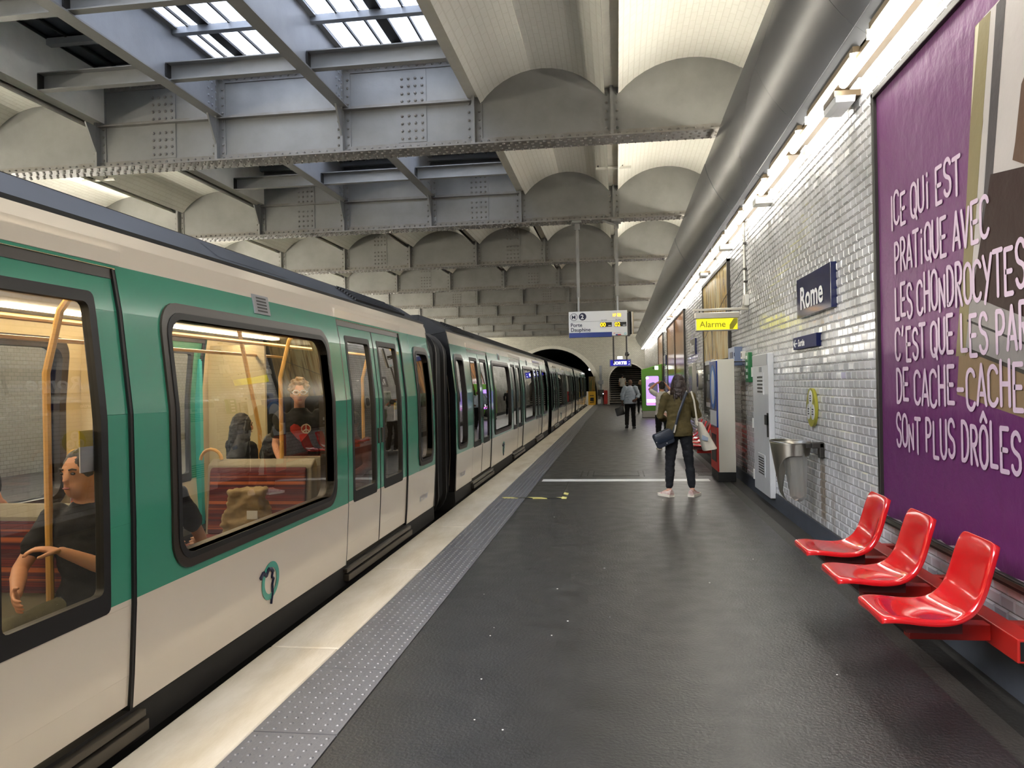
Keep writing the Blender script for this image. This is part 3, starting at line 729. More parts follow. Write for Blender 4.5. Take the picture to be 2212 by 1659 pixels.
def stroke_text(line, y, z, h, adv, x, wd=.028):
    m = MB(); lay = 0
    for ch in line:
        gw = adv * 1.28; jz = random.uniform(-.012, .012) * 1.6; jh = h * random.uniform(.93, 1.07)
        seq = ['O', '^'] if ch == '\u00d4' else [ch]
        for c_ in seq:
            for pl in GLY[c_]:
                pts = [(y - p[0] * gw, z + jz + p[1] * jh) for p in pl]
                for i in range(len(pts)):
                    lay += 1; dx = .0004 * (lay % 3)
                    cyl = circ(pts[i][0], pts[i][1], wd / 2, 10); m.add([(x - dx, a, b_) for a, b_ in cyl], [tuple(range(10))])
                    if i + 1 < len(pts):
                        a, b_ = Vector(pts[i]), Vector(pts[i + 1]); d = b_ - a
                        if d.length < 1e-5: continue
                        n_ = Vector((-d.y, d.x)).normalized() * wd / 2
                        m.add([(x - dx - .0002, *(a + n_)), (x - dx - .0002, *(b_ + n_)), (x - dx - .0002, *(b_ - n_)), (x - dx - .0002, *(a - n_))], [(0, 1, 2, 3)])
        y -= adv * (.72 if ch in "' Ii" else 1.0) * (.78 if ch == ' ' else 1)
    return m
g = NT('purple_paper'); geo = g.n('ShaderNodeNewGeometry')
g.b.inputs['Base Color'].default_value = lin('#62205f'); g.b.inputs['Roughness'].default_value = .56; g.b.inputs['Specular IOR Level'].default_value = .7; g.b.inputs['Coat Weight'].default_value = .15; g.b.inputs['Coat Roughness'].default_value = .4
mp = g.n('ShaderNodeMapping'); mp.inputs['Scale'].default_value = (1, 1.0, .8); g.l(geo.outputs['Position'], mp.inputs[0])
nb = g.n('ShaderNodeTexNoise', Scale=9.0, Detail=4.0, Roughness=.5); g.l(mp.outputs[0], nb.inputs['Vector'])
bp = g.n('ShaderNodeBump', Strength=.8, Distance=.02); g.l(nb.outputs['Fac'], bp.inputs['Height']); g.l(bp.outputs[0], g.b.inputs['Normal'])
M['purple'] = g.m
def paper(name, c, var=.1):
    return pbr(name, c, .5, var=var, vscale=3, bump=.4, bscale=8, spec=.2)
bill = thing('billboard', 'large purple billboard poster with pink hand-drawn French lettering, above the red seats', 'billboard', (2.0, 4.28, .5))
YA, YB, ZA, ZB = 2.25, 6.29, .49, 3.81
fr = MB()
for y0, y1, z0, z1 in ((YA, YB, ZB - .045, ZB), (YA, YB, ZA, ZA + .055), (YA, YA + .05, ZA, ZB), (YB - .045, YB, ZA, ZB)):
    MB().box(2.0, 2.06, y0, y1, z0, z1).build('frame_rail', 'dark_metal', bill, smooth=False, bevel=.006)
MB().box(1.994, 2.0, YA, YB, ZA + .022, ZA + .045).build('chrome_strip', 'chrome', bill, smooth=False)
MB().box(2.03, 2.06, YA + .03, YB - .03, ZA + .04, ZB - .03).build('poster_sheet', 'purple', bill, smooth=False)
xs_ = 2.0295
def patch(name, pts, c, dx=0, var=.1):
    m = MB().prism(pts, lambda a, b_, d: (xs_ - dx - d, a, b_), .0006); return m.build(name, paper('paper_' + c.strip('#'), c, var), bill, smooth=False)
pic = [(4.60, 3.56), (4.93, 1.49), (2.32, 1.12), (2.32, 3.66)]
patch('printed_floor', pic, '#8a7458')
patch('printed_wall', [(4.50, 3.565), (4.53, 3.0), (4.86, 1.9), (2.32, 1.4), (2.32, 3.66)], '#b9b2ae', .001, .06)
patch('printed_door', [(4.60, 3.56), (4.80, 2.30), (4.93, 1.72), (4.80, 1.72), (4.42, 3.56)], '#857a58', .002)
patch('printed_curtain', [(4.595, 3.55), (4.67, 3.08), (4.55, 3.56)], '#cfc7ac', .0025)
patch('printed_edge', [(4.395, 3.36), (4.72, 1.80), (4.66, 1.80), (4.355, 3.37)], '#b3adaa', .0026)
patch('printed_jamb', [(4.355, 3.56), (4.66, 1.95), (4.58, 1.95), (4.25, 3.58)], '#4b4648', .0027)
patch('printed_dado', [(4.455, 2.69), (4.70, 2.06), (2.32, 1.32), (2.32, 2.36)], '#2c1613', .0032)
patch('printed_board', [(4.72, 2.06), (4.79, 1.765), (2.32, 1.21), (2.32, 1.36)], '#8f8a87', .0036)
patch('printed_joint', [(4.765, 1.93), (4.77, 1.918), (2.32, 1.27), (2.32, 1.278)], '#2b2626', .0042)
patch('printed_baseboard_line', [(4.79, 1.77), (4.80, 1.75), (2.32, 1.19), (2.32, 1.21)], '#3d3834', .0042)
patch('printed_hair', [(4.19, 2.78), (4.22, 2.70), (4.05, 2.62), (3.7, 2.9), (3.6, 3.4), (3.85, 3.3), (4.12, 3.05)], '#5a4334', .0045)
tp_ = [(YA + .06 + .1 * i, ZA + .045 + .028 * random.random()) for i in range(40)]
patch('torn_paper', [(YA + .06, ZA + .03)] + [(tp_[-1][0], ZA + .03)] + tp_[::-1], '#cfc4c8', .0008)
for line, y, z, h, adv in (("ICE QUi EST", 5.985, 2.70, .225, .125), ("PRATiQUE AVEC", 5.905, 2.365, .222, .118), ("LES CHONDROCYTES", 5.915, 2.03, .235, .1175),
                           ("C'EST QUE LES PARTiES", 5.92, 1.735, .215, .1205), ("DE CACHE-CACHE", 5.915, 1.425, .222, .132), ("SONT PLUS DR\u00d4LES", 5.93, 1.095, .222, .1165)):
    stroke_text(line, y, z, h, adv, 2.0225).build('lettering', 'letter', bill, recalc=False, smooth=False)

# ---- red seat benches bolted to a beam
def seat_shell(w=.43):
    """moulded shell, local: x = depth (0 front .. back), y across, z up, origin under the front edge at seat height 0"""
    prof = [(.004, -.02, .87), (.006, -.006, .93), (.028, .003, .975), (.10, .002, 1), (.20, -.012, 1), (.29, -.014, 1), (.36, .0, .985), (.41, .034, .97), (.445, .09, .955), (.468, .16, .945), (.488, .23, .935), (.505, .285, .92), (.52, .325, .89), (.531, .347, .82), (.537, .357, .70)]
    n = 15; m = MB(); rows = []; k = len(prof)
    for i, (x, z, wm) in enumerate(prof):
        t = i / (k - 1); p0, p1 = prof[max(i - 1, 0)], prof[min(i + 1, k - 1)]; a = Vector((p1[0] - p0[0], p1[1] - p0[1])); nrm = Vector((-a.y, a.x)).normalized() if i > 2 else Vector((-.12, .99))
        rt, rb = [], []
        for j in range(n):
            u = -1 + 2 * j / (n - 1); u = math.copysign(1 - (1 - abs(u)) ** 1.25, u)
            dish = .013 * (1 - u * u) * math.sin(PI * min(1, t * 1.02)) + (.006 * u ** 4 if i < 3 else 0); edge = j in (0, n - 1); end = i in (0, k - 1)
            rnd = .007 * max(0, (abs(u) - .9) / .1) ** 2
            p = Vector((x, z)) - nrm * (dish + rnd)
            q = Vector((x, z)) - nrm * (dish + ((.028 if i == 0 else .036 if i == 1 else .044) if edge or end else .013))
            rt.append((p.x, u * w * wm / 2, p.y)); rb.append((q.x, u * w * wm / 2 * (.99 if edge else 1), q.y))
        rows.append(rt + rb[::-1])
    m.loft(rows)
    return m
def bench(ys, label, x_front=1.25, beam=(3.9, 6.4), n='bench'):
    t = thing(n, label, 'bench', (1.9, sum(ys) / len(ys), 0))
    MB().box(1.85, 1.96, beam[0], beam[1], .235, .35).build('beam', 'red_metal', t, smooth=False, bevel=.005)
    MB().box(1.862, 1.948, beam[0] - .002, beam[0] + .01, .247, .338).build('beam_end', 'black', t, smooth=False)
    for i in range(3): MB().box(1.95, 2.05, beam[0] + .3 + i * (beam[1] - beam[0] - .6) / 2 - .04, beam[0] + .3 + i * (beam[1] - beam[0] - .6) / 2 + .04, .25, .34).build('wall_bracket', 'red_metal', t, smooth=False)
    sh = None
    for y in ys:
        MB().box(1.46, 1.85, y + .03, y + .11, .255, .338).build('arm', 'red_metal', t, smooth=False, bevel=.004)
        if sh is None:
            m = seat_shell(); m.v = [(a + x_front, b_ + y, c_ + .44) for a, b_, c_ in m.v]; y00 = y
            sh = o = m.build('seat', 'red', t, angle=60); md = o.modifiers.new('round', 'SUBSURF'); md.levels = 1; md.render_levels = 2
        else: o = sh.copy(); C.objects.link(o); o.location.y = y - y00
        MB().box(x_front + .14, x_front + .40, y - .13, y + .15, .338, .405).build('seat_mount', 'dark_red', o, smooth=False) if o is sh else None
        if o is not sh:
            for ch in list(sh.children): q = ch.copy(); C.objects.link(q); q.parent = o
    return t
bench([4.13, 4.87, 5.61], 'three shiny red moulded seats on a red beam below the purple billboard')
bench([14.6, 15.4, 16.2, 17.0], 'red seats partly behind the woman with the tote bag and the cream vending machine', beam=(14.0, 17.5))

# ---- signs
def plate(name, label, cat, y0, y1, z0, z1, mat, x=2.05, d=.045, bev=.004):
    t = thing(name, label, cat, (x, (y0 + y1) / 2, z0)); MB().box(x - d, x + .008, y0, y1, z0, z1).build('panel', mat, t, smooth=False, bevel=bev); return t
t = plate('station_sign', 'dark blue enamel sign reading Rome high on the white tiles', 'sign', 7.50, 8.86, 2.27, 2.70, 'navy', d=.05)
wtext('Rome', .33, 'sign_white', 8.70, 2.36, 1.996, t, bold=.008, sx=1.18)
t = plate('exit_sign', 'small dark blue sign reading Sortie with an arrow, below the Rome sign', 'sign', 8.08, 9.10, 1.935, 2.07, 'navy_matt', d=.045)
wtext('Sortie', .105, 'sign_white', 8.85, 1.965, 2.002, t, bold=.003, sx=1.12)
m = MB()
for a, b_ in (((9.04, 2.0), (8.89, 2.0)), ((9.04, 2.0), (8.98, 2.04)), ((9.04, 2.0), (8.98, 1.96))): m.tube([(2.003, *a), (2.003, *b_)], .008, 6)
m.build('arrow', 'sign_white', t)
t = thing('recycling_sign', 'oval olive sign with three white discs on the tiles above the bin', 'sign', (2.05, 8.42, 1.3))
MB().prism(circ(8.42, 1.30, .185, 32, .205), onwall(2.05), .03).build('plate', 'olive', t)
for a, b_, r in ((8.42, 1.395, .075), (8.505, 1.255, .072), (8.335, 1.255, .072)):
    o = MB().prism(circ(a, b_, r, 20, r * 1.15), onwall(2.02), .003).build('disc', 'sign_white', t)
    k = MB()
    for i in range(3): k.box(2.0155, 2.017, a - .035 + .02 * (i % 2), a + .03, b_ - .03 + .026 * i, b_ - .018 + .026 * i)
    stuff(k.build('pictogram', 'dark_ink', o, smooth=False))
t = thing('projecting_sign', 'narrow green emergency plate seen almost edge on beside the white locker', 'sign', (2.0, 12.2, 1.57))
MB().box(1.995, 2.056, 12.08, 12.36, 1.57, 2.03).build('panel', 'green', t, smooth=False, bevel=.006)
m = MB()
for i in range(4): m.box(1.991, 1.995, 12.16, 12.28, 1.63 + .1 * i, 1.68 + .1 * i)
stuff(m.build('pictogram', 'sign_white', t, smooth=False))
t = plate('station_sign', 'small distant dark blue station sign above the wall display case', 'sign', 20.15, 21.5, 2.30, 2.72, 'navy'); wtext('Rome', .33, 'sign_white', 21.3, 2.4, 2.0, t, bold=.008, sx=1.18)
t = plate('station_sign', 'distant dark blue station plate just beyond the tall green totem', 'sign', 32.2, 33.5, 2.3, 2.72, 'navy')
# ---- white locker
t = thing('wall_locker', 'tall narrow white metal locker with two vents fixed to the tiles', 'locker', (2.0, 11.0, .03))
MB().box(1.98, 2.056, 10.47, 11.62, .03, 1.96).build('door', 'locker', t, smooth=False, bevel=.008)
MB().box(1.97, 1.982, 10.50, 11.58, 1.80, 1.95).build('label_plate', 'grey', t, smooth=False)
for zc, n in ((1.55, 5), (.42, 7)):
    v = MB().box(1.972, 1.985, 10.78, 11.28, zc - .15, zc + .15).build('vent', 'locker', t, smooth=False)
    for i in range(n): MB().box(1.969, 1.974, 10.84, 11.22, zc - .125 + .25 * i / n, zc - .125 + .25 * (i + .5) / n).build('vent_slot', 'black', v, smooth=False)
MB().box(1.955, 1.985, 10.50, 10.66, 1.0, 1.13).build('lock', 'black', t, smooth=False)
MB().box(1.962, 1.985, 10.50, 10.54, .84, 1.16).build('latch_bar', 'dark_metal', t, smooth=False)
MB().box(1.968, 1.985, 10.92, 11.06, 1.71, 1.78).build('badge', 'grey', t, smooth=False)
for z in (1.72, .97, .22): MB().box(1.965, 1.99, 11.6, 11.66, z - .07, z + .07).build('hinge', 'white', t, smooth=False)
# ---- vending machine
t = thing('vending_machine', 'tall vending machine with a plain cream side and black plinth', 'vending machine', (1.7, 12.8, 0))
MB().box(1.575, 1.835, 12.42, 13.27, .15, 1.94).build('cabinet', 'cream_panel', t, smooth=False, bevel=.006)
MB().box(1.56, 1.835, 12.43, 13.27, 0, .15).build('plinth', 'black', t, smooth=False, bevel=.006)
MB().box(1.553, 1.577, 12.42, 13.27, .86, 1.92).build('upper_front', 'blue', t, smooth=False, bevel=.004)
MB().box(1.553, 1.577, 12.42, 13.27, .16, .86).build('lower_front', 'red_metal', t, smooth=False, bevel=.004)
MB().box(1.548, 1.556, 12.56, 13.13, .30, .74).build('collection_flap', 'black_gloss', t, smooth=False)
MB().box(1.548, 1.556, 12.46, 13.23, .88, 1.12).build('coin_panel', 'sign_white', t, smooth=False)
MB().prism(circ(12.85, 1.5, .30, 26, .34), lambda a, b_, d: (1.556 - d, a, b_), .004).build('badge', 'sign_white', t)
MB().ring(circ(12.85, 1.5, .32, 26, .36), circ(12.85, 1.5, .24, 26, .28), lambda a, b_, d: (1.555 - d, a, b_), .007).build('badge_ring', pbr('sky_blue', '#2f76c4', .3), t)
MB().box(1.549, 1.557, 12.46, 13.23, .845, .865).build('trim', 'red', t, smooth=False)
# things fixed to the wall behind it
t = thing('junction_box', 'blue grey wall box peeping over the cream vending machine', 'box', (1.98, 13.2, 1.98))
MB().box(1.93, 2.056, 13.0, 13.7, 1.85, 2.16).build('housing', pbr('blue_grey', '#6f7d9c', .4), t, smooth=False, bevel=.006); MB().box(1.924, 1.932, 13.2, 13.5, 1.98, 2.08).build('window', 'ink', t, smooth=False)
MB().box(1.92, 1.93, 12.99, 13.0, 2.0, 2.06).build('plug', 'ink', t, smooth=False)
t = thing('sensor', 'tiny white sensor box with a dark eye on the tiles beside the blue grey box', 'sensor', (2.03, 12.72, 1.98))
MB().box(2.0, 2.056, 12.66, 12.82, 1.95, 2.07).build('housing', 'cap', t, smooth=False); MB().box(1.997, 2.002, 12.70, 12.78, 1.98, 2.04).build('eye', 'dark_ink', t, smooth=False)
t = thing('conduit', 'thin bent dark pipe leaving the top of the vending machine for the tiles', 'pipe', (1.95, 12.6, 1.9)); MB().tube([(1.8, 12.55, 1.90), (2.04, 12.55, 1.90), (2.045, 12.55, 1.6)], .012, 8).build('pipe', 'dark_metal', t)
# ---- alarm sign on an arm, with its conduit
t = thing('alarm_sign', 'yellow lit sign reading Alarme hanging from a steel arm on the wall', 'sign', (1.56, 12.3, 2.4))
MB().box(1.22, 1.90, 12.22, 12.38, 2.575, 2.67).build('hood', 'chrome', t, smooth=False, bevel=.008)
MB().box(1.235, 1.885, 12.24, 12.36, 2.385, 2.575).build('light_box', 'chrome', t, smooth=False, bevel=.004)
MB().box(1.25, 1.87, 12.234, 12.242, 2.40, 2.57).build('face', 'alarm_yellow', t, smooth=False)
text('Alarme', .135, 'alarm_dark', lambda a, b_: (1.295 + a, 12.232, 2.44 + b_), t, bold=.002, sx=1.0)
MB().prism([(1.75, 2.402), (1.80, 2.402), (1.868, 2.50), (1.868, 2.568), (1.815, 2.568), (1.75, 2.47)], lambda a, b_, d: (a, 12.233 - d, b_), .001).build('stripe_panel', 'alarm_dark', t, smooth=False)
MB().prism([(1.80, 2.402), (1.845, 2.402), (1.868, 2.43), (1.868, 2.48)], lambda a, b_, d: (a, 12.231 - d, b_), .001).build('stripe', 'alarm_yellow', t, smooth=False)
MB().box(1.205, 2.05, 12.27, 12.33, 2.70, 2.735).build('arm', 'chrome', t, smooth=False, bevel=.004)
for x in (1.30, 1.36, 1.72, 1.78): MB().tube([(x, 12.3, 2.66), (x, 12.3, 2.71)], .012, 8).build('hanger', 'dark_metal', t)
MB().add([(2.045, 12.28, 2.69), (1.93, 12.28, 2.70), (2.045, 12.28, 2.99), (2.045, 12.32, 2.69), (1.93, 12.32, 2.70), (2.045, 12.32, 2.99)], [(0, 1, 2), (3, 5, 4), (0, 3, 4, 1), (1, 4, 5, 2), (2, 5, 3, 0)]).build('bracket', 'chrome', t, smooth=False)
MB().box(1.985, 2.05, 12.2, 12.45, 2.76, 2.93).build('terminal_box', 'cap', t, smooth=False, bevel=.01)
t = thing('conduit', 'upright steel conduit on the tiles above the Alarme sign', 'pipe', (2.02, 12.4, 2.95)); m = MB(); m.tube([(2.02, 12.4, 2.94), (2.02, 12.4, 4.08)], .02, 8); m.build('pipe', 'chrome', t)
for z in (3.15, 3.35, 3.75): MB().box(2.0, 2.052, 12.36, 12.44, z - .015, z + .015).build('clamp', 'dark_metal', t, smooth=False)
t = thing('wire', 'thin slack wire from the conduit across the nearer framed poster', 'wire', (2.0, 14, 3.3)); MB().tube([(2.0, 12.44, 3.36), (1.99, 14.5, 3.12), (1.99, 17.5, 2.62), (2.0, 18.4, 2.5)], .005, 5).build('strand', 'dark_metal', t)

# ---- steel litter funnel with clear bag
t = thing('litter_bin', 'open brushed steel funnel bin on a wall hook below the oval sign', 'bin', (1.79, 8.28, .32))
bx, by, rz_ = 1.775, 8.27, .95
def bin_pt(th, s_):      # s 0 = rim, 1 = tail tip; th = 0 looks up the track
    cut = .5 * (1 + math.cos(th)); zl = .95 - .13 - .50 * cut ** 4.0
    z = .955 - (.955 - zl) * s_
    r = .205 - .10 * (.955 - z) / .6
    if z < .42: r -= .9 * (.42 - z) ** 1.3 * 1.2
    th2 = th + 2.65
    return (bx + r * math.cos(th2) * 1.0, by + r * math.sin(th2), z + .012 * math.cos(th2 - 2.65))
m = MB(); N = 40
rings = [[bin_pt(2 * PI * j / N, s_) for j in range(N)] for s_ in [i / 12 for i in range(13)]]
m.loft(rings, cap=False); o = m.build('funnel', 'chrome', t, recalc=False); sd = o.modifiers.new('sheet', 'SOLIDIFY'); sd.thickness = .003
m = MB(); m.tube([bin_pt(2 * PI * j / 36, 0) for j in range(37)], .007, 6); m.build('rim', 'chrome', t)
m = MB(); bin_in = [[(bx + (.19 - .06 * q) * math.cos(a), by + (.19 - .06 * q) * math.sin(a), .95 - .10 * q) for a in [2 * PI * j / 30 for j in range(30)]] for q in (0, .5, 1)]
m.loft(bin_in, cap=False); m.build('inner_collar', 'chrome', t, recalc=False)
m = MB(); m.box(1.93, 2.05, 8.02, 8.10, .90, .96).box(2.0, 2.052, 8.02, 8.10, .80, .96); m.build('hook', 'dark_metal', t, smooth=False, bevel=.01)
MB().box(1.88, 1.95, 8.05, 8.13, .905, .945).build('hook_arm', 'dark_metal', t, smooth=False)
t = thing('rubbish_bag', 'clear plastic bag hanging inside the steel funnel bin', 'bag', (1.80, 8.25, .33))
m = MB(); rr = []
for i in range(13):
    q = i / 12; z = .90 - .55 * q; r = .13 - .055 * q if i < 12 else .03
    rr.append([(1.80 + .03 * q + r * (1 + .05 * math.sin(5 * a + 2 * q) + .03 * math.sin(11 * a)) * math.cos(a), 8.22 - .02 * q + r * (1 + .05 * math.sin(5 * a + 2 * q) + .03 * math.sin(11 * a + 1)) * math.sin(a), z + .008 * math.sin(5 * a)) for a in [2 * PI * j / 42 for j in range(42)]])
m.loft(rr, cap=False); m.build('film', 'bag_clear', t, recalc=False)
t = thing('drink_can', 'crushed pale drink can at the bottom of the clear rubbish bag', 'can', (1.825, 8.19, .37))
m = MB(); m.tube([(1.80, 8.17, .385), (1.835, 8.20, .375), (1.85, 8.22, .365)], [.032, .034, .030], 14); m.build('body', pbr('can_tin', '#c9bcb6', .3, metal=.6), t)
MB().ell((1.806, 8.165, .382), (.012, .006, .012), 8, 5).build('opening', 'black', t); MB().ell((1.83, 8.185, .405), (.02, .02, .01), 8, 5).build('print_spot', 'red', t)

# ---- framed posters farther along
def poster_mat(name, cols, sc, st):
    g = NT(name); geo = g.n('ShaderNodeNewGeometry'); mp = g.n('ShaderNodeMapping'); mp.inputs['Scale'].default_value = st; g.l(geo.outputs['Position'], mp.inputs[0])
    no = g.n('ShaderNodeTexNoise', Scale=sc, Detail=5.0, Distortion=.6); g.l(mp.outputs[0], no.inputs['Vector'])
    rp = g.n('ShaderNodeValToRGB'); e = rp.color_ramp.elements; e[0].position = .3; e[1].position = .7
    e[0].color = lin(cols[0]); e[1].color = lin(cols[-1])
    for i, c in enumerate(cols[1:-1]): el = e.new(.3 + .4 * (i + 1) / (len(cols) - 1)); el.color = lin(c)
    g.l(no.outputs['Fac'], rp.inputs[0]); g.l(rp.outputs[0], g.b.inputs['Base Color']); g.b.inputs['Roughness'].default_value = .15; return g.m
def wall_poster(label, y0, y1, z0, z1, bandsz):
    t = thing('framed_poster', label, 'poster', (2.03, (y0 + y1) / 2, z0))
    for q in ((y0, y1, z1 - .05, z1), (y0, y1, z0, z0 + .05), (y0, y0 + .06, z0, z1), (y1 - .06, y1, z0, z1)): MB().box(1.995, 2.056, *q).build('frame_rail', 'dark_metal', t, smooth=False)
    for i, (za, zb, mt) in enumerate(bandsz): MB().box(2.018 - .0 * i, 2.05, y0 + .05, y1 - .05, za, zb).build('printed_sheet', mt, t, smooth=False)
    return t
ocr = poster_mat('poster_ochre', ['#4a3a22', '#c7a565', '#e0cf9c', '#8a6b33'], 1.6, (1, 2.2, .5)); drk = poster_mat('poster_dark', ['#1b1a18', '#33291f', '#54483a'], 1.4, (1, 2, .8))
t = wall_poster('framed ochre painting poster with a dark lower half, behind the Alarme sign', 14.15, 18.25, .86, 3.80, [(.9, 2.02, drk), (2.02, 3.76, ocr)])
for y0, y1, z0, z1, mt in ((17.0, 18.0, 1.96, 2.05, 'grey'), (16.3, 16.9, 1.97, 2.06, 'grey'), (16.4, 17.5, 1.62, 1.75, 'grey'), (16.2, 17.9, 1.02, 1.12, 'sign_white'), (16.2, 17.4, .93, .97, 'grey')):
    MB().box(2.010, 2.013, y0, y1, z0, z1).build('printed_line', mt, t, smooth=False)
for i in range(6): MB().box(2.010, 2.013, 16.3 + .25 * i, 16.45 + .25 * i, 1.22, 1.6).build('printed_block', 'grey', t, smooth=False)
gr_ = poster_mat('poster_forest', ['#1f2a22', '#3d6b50', '#6f8f80', '#3a3030'], 1.2, (1, 1.4, .8)); rst = poster_mat('poster_russet', ['#3a2418', '#8a5630', '#c98f54', '#594034'], 1.3, (1, 2.4, .5))
wall_poster('first of two adjoining framed russet posters beyond the distant station sign', 23.3, 27.15, 1.06, 3.78, [(1.1, 1.9, gr_), (1.9, 3.74, rst)])
wall_poster('second of two adjoining framed russet posters, nearer the green totem', 27.2, 31.15, 1.06, 3.78, [(1.1, 1.9, gr_), (1.9, 3.74, rst)])
wall_poster('framed dim poster beyond the green totem', 34.0, 37.9, 1.06, 3.78, [(1.1, 1.9, drk), (1.9, 3.74, rst)])
t = thing('display_case', 'steel framed glass display case on the tiles below the small distant sign', 'display case', (2.0, 20.9, .6))
MB().box(1.95, 2.056, 20.4, 21.4, .6, 2.08).build('case', 'chrome', t, smooth=False, bevel=.01); MB().box(1.944, 1.952, 20.48, 21.32, .7, 2.0).build('glass', poster_mat('map_sheet', ['#5d6b58', '#8f9a86', '#b9bba8'], 2, (1, 1, 1)), t, smooth=False)
t = thing('help_point', 'rounded chrome help point panel on the tiles beside the dark poster', 'help point', (2.0, 19.2, 1.4))
MB().prism(rrect(19.0, 19.45, 1.38, 1.88, .15), onwall(2.05), .09).build('shell', 'chrome', t); MB().prism(rrect(19.08, 19.37, 1.46, 1.8, .1), onwall(1.96), .006).build('panel', 'black_gloss', t)
# emergency lights between the tubes
def emlight(y, label):
    t = thing('emergency_light', label, 'lamp', (1.93, y, 3.9), group='emergency lights among the tubes')
    MB().box(1.84, 2.052, y - .17, y + .17, 3.95, 4.0).build('housing', 'batten', t, smooth=False)
    MB().loft([[(1.925 + a * .08 * s_, y + b_ * .19 * s_, z) for a, b_ in ((-1, -1), (1, -1), (1, 1), (-1, 1))] for s_, z in ((1, 3.95), (.95, 3.90), (.6, 3.87))]).build('lens', 'lens', t, smooth=False)
for y, l in ((6.85, 'frosted emergency light above the corner of the purple billboard'), (17.2, 'frosted emergency light above the ochre poster'), (28.5, 'frosted emergency light above the russet posters')): emlight(y, l)
for y, l in ((10.45, 'pale junction box among the tubes, nearer'), (13.9, 'pale junction box among the tubes, above the ochre poster edge')):
    t = thing('junction_box', l, 'box', (1.95, y, 3.9)); MB().box(1.84, 2.052, y - .12, y + .12, 3.91, 3.99).build('housing', 'cap', t, smooth=False); MB().box(1.88, 2.0, y - .122, y - .119, 3.93, 3.97).build('label_plate', 'grey', t, smooth=False)

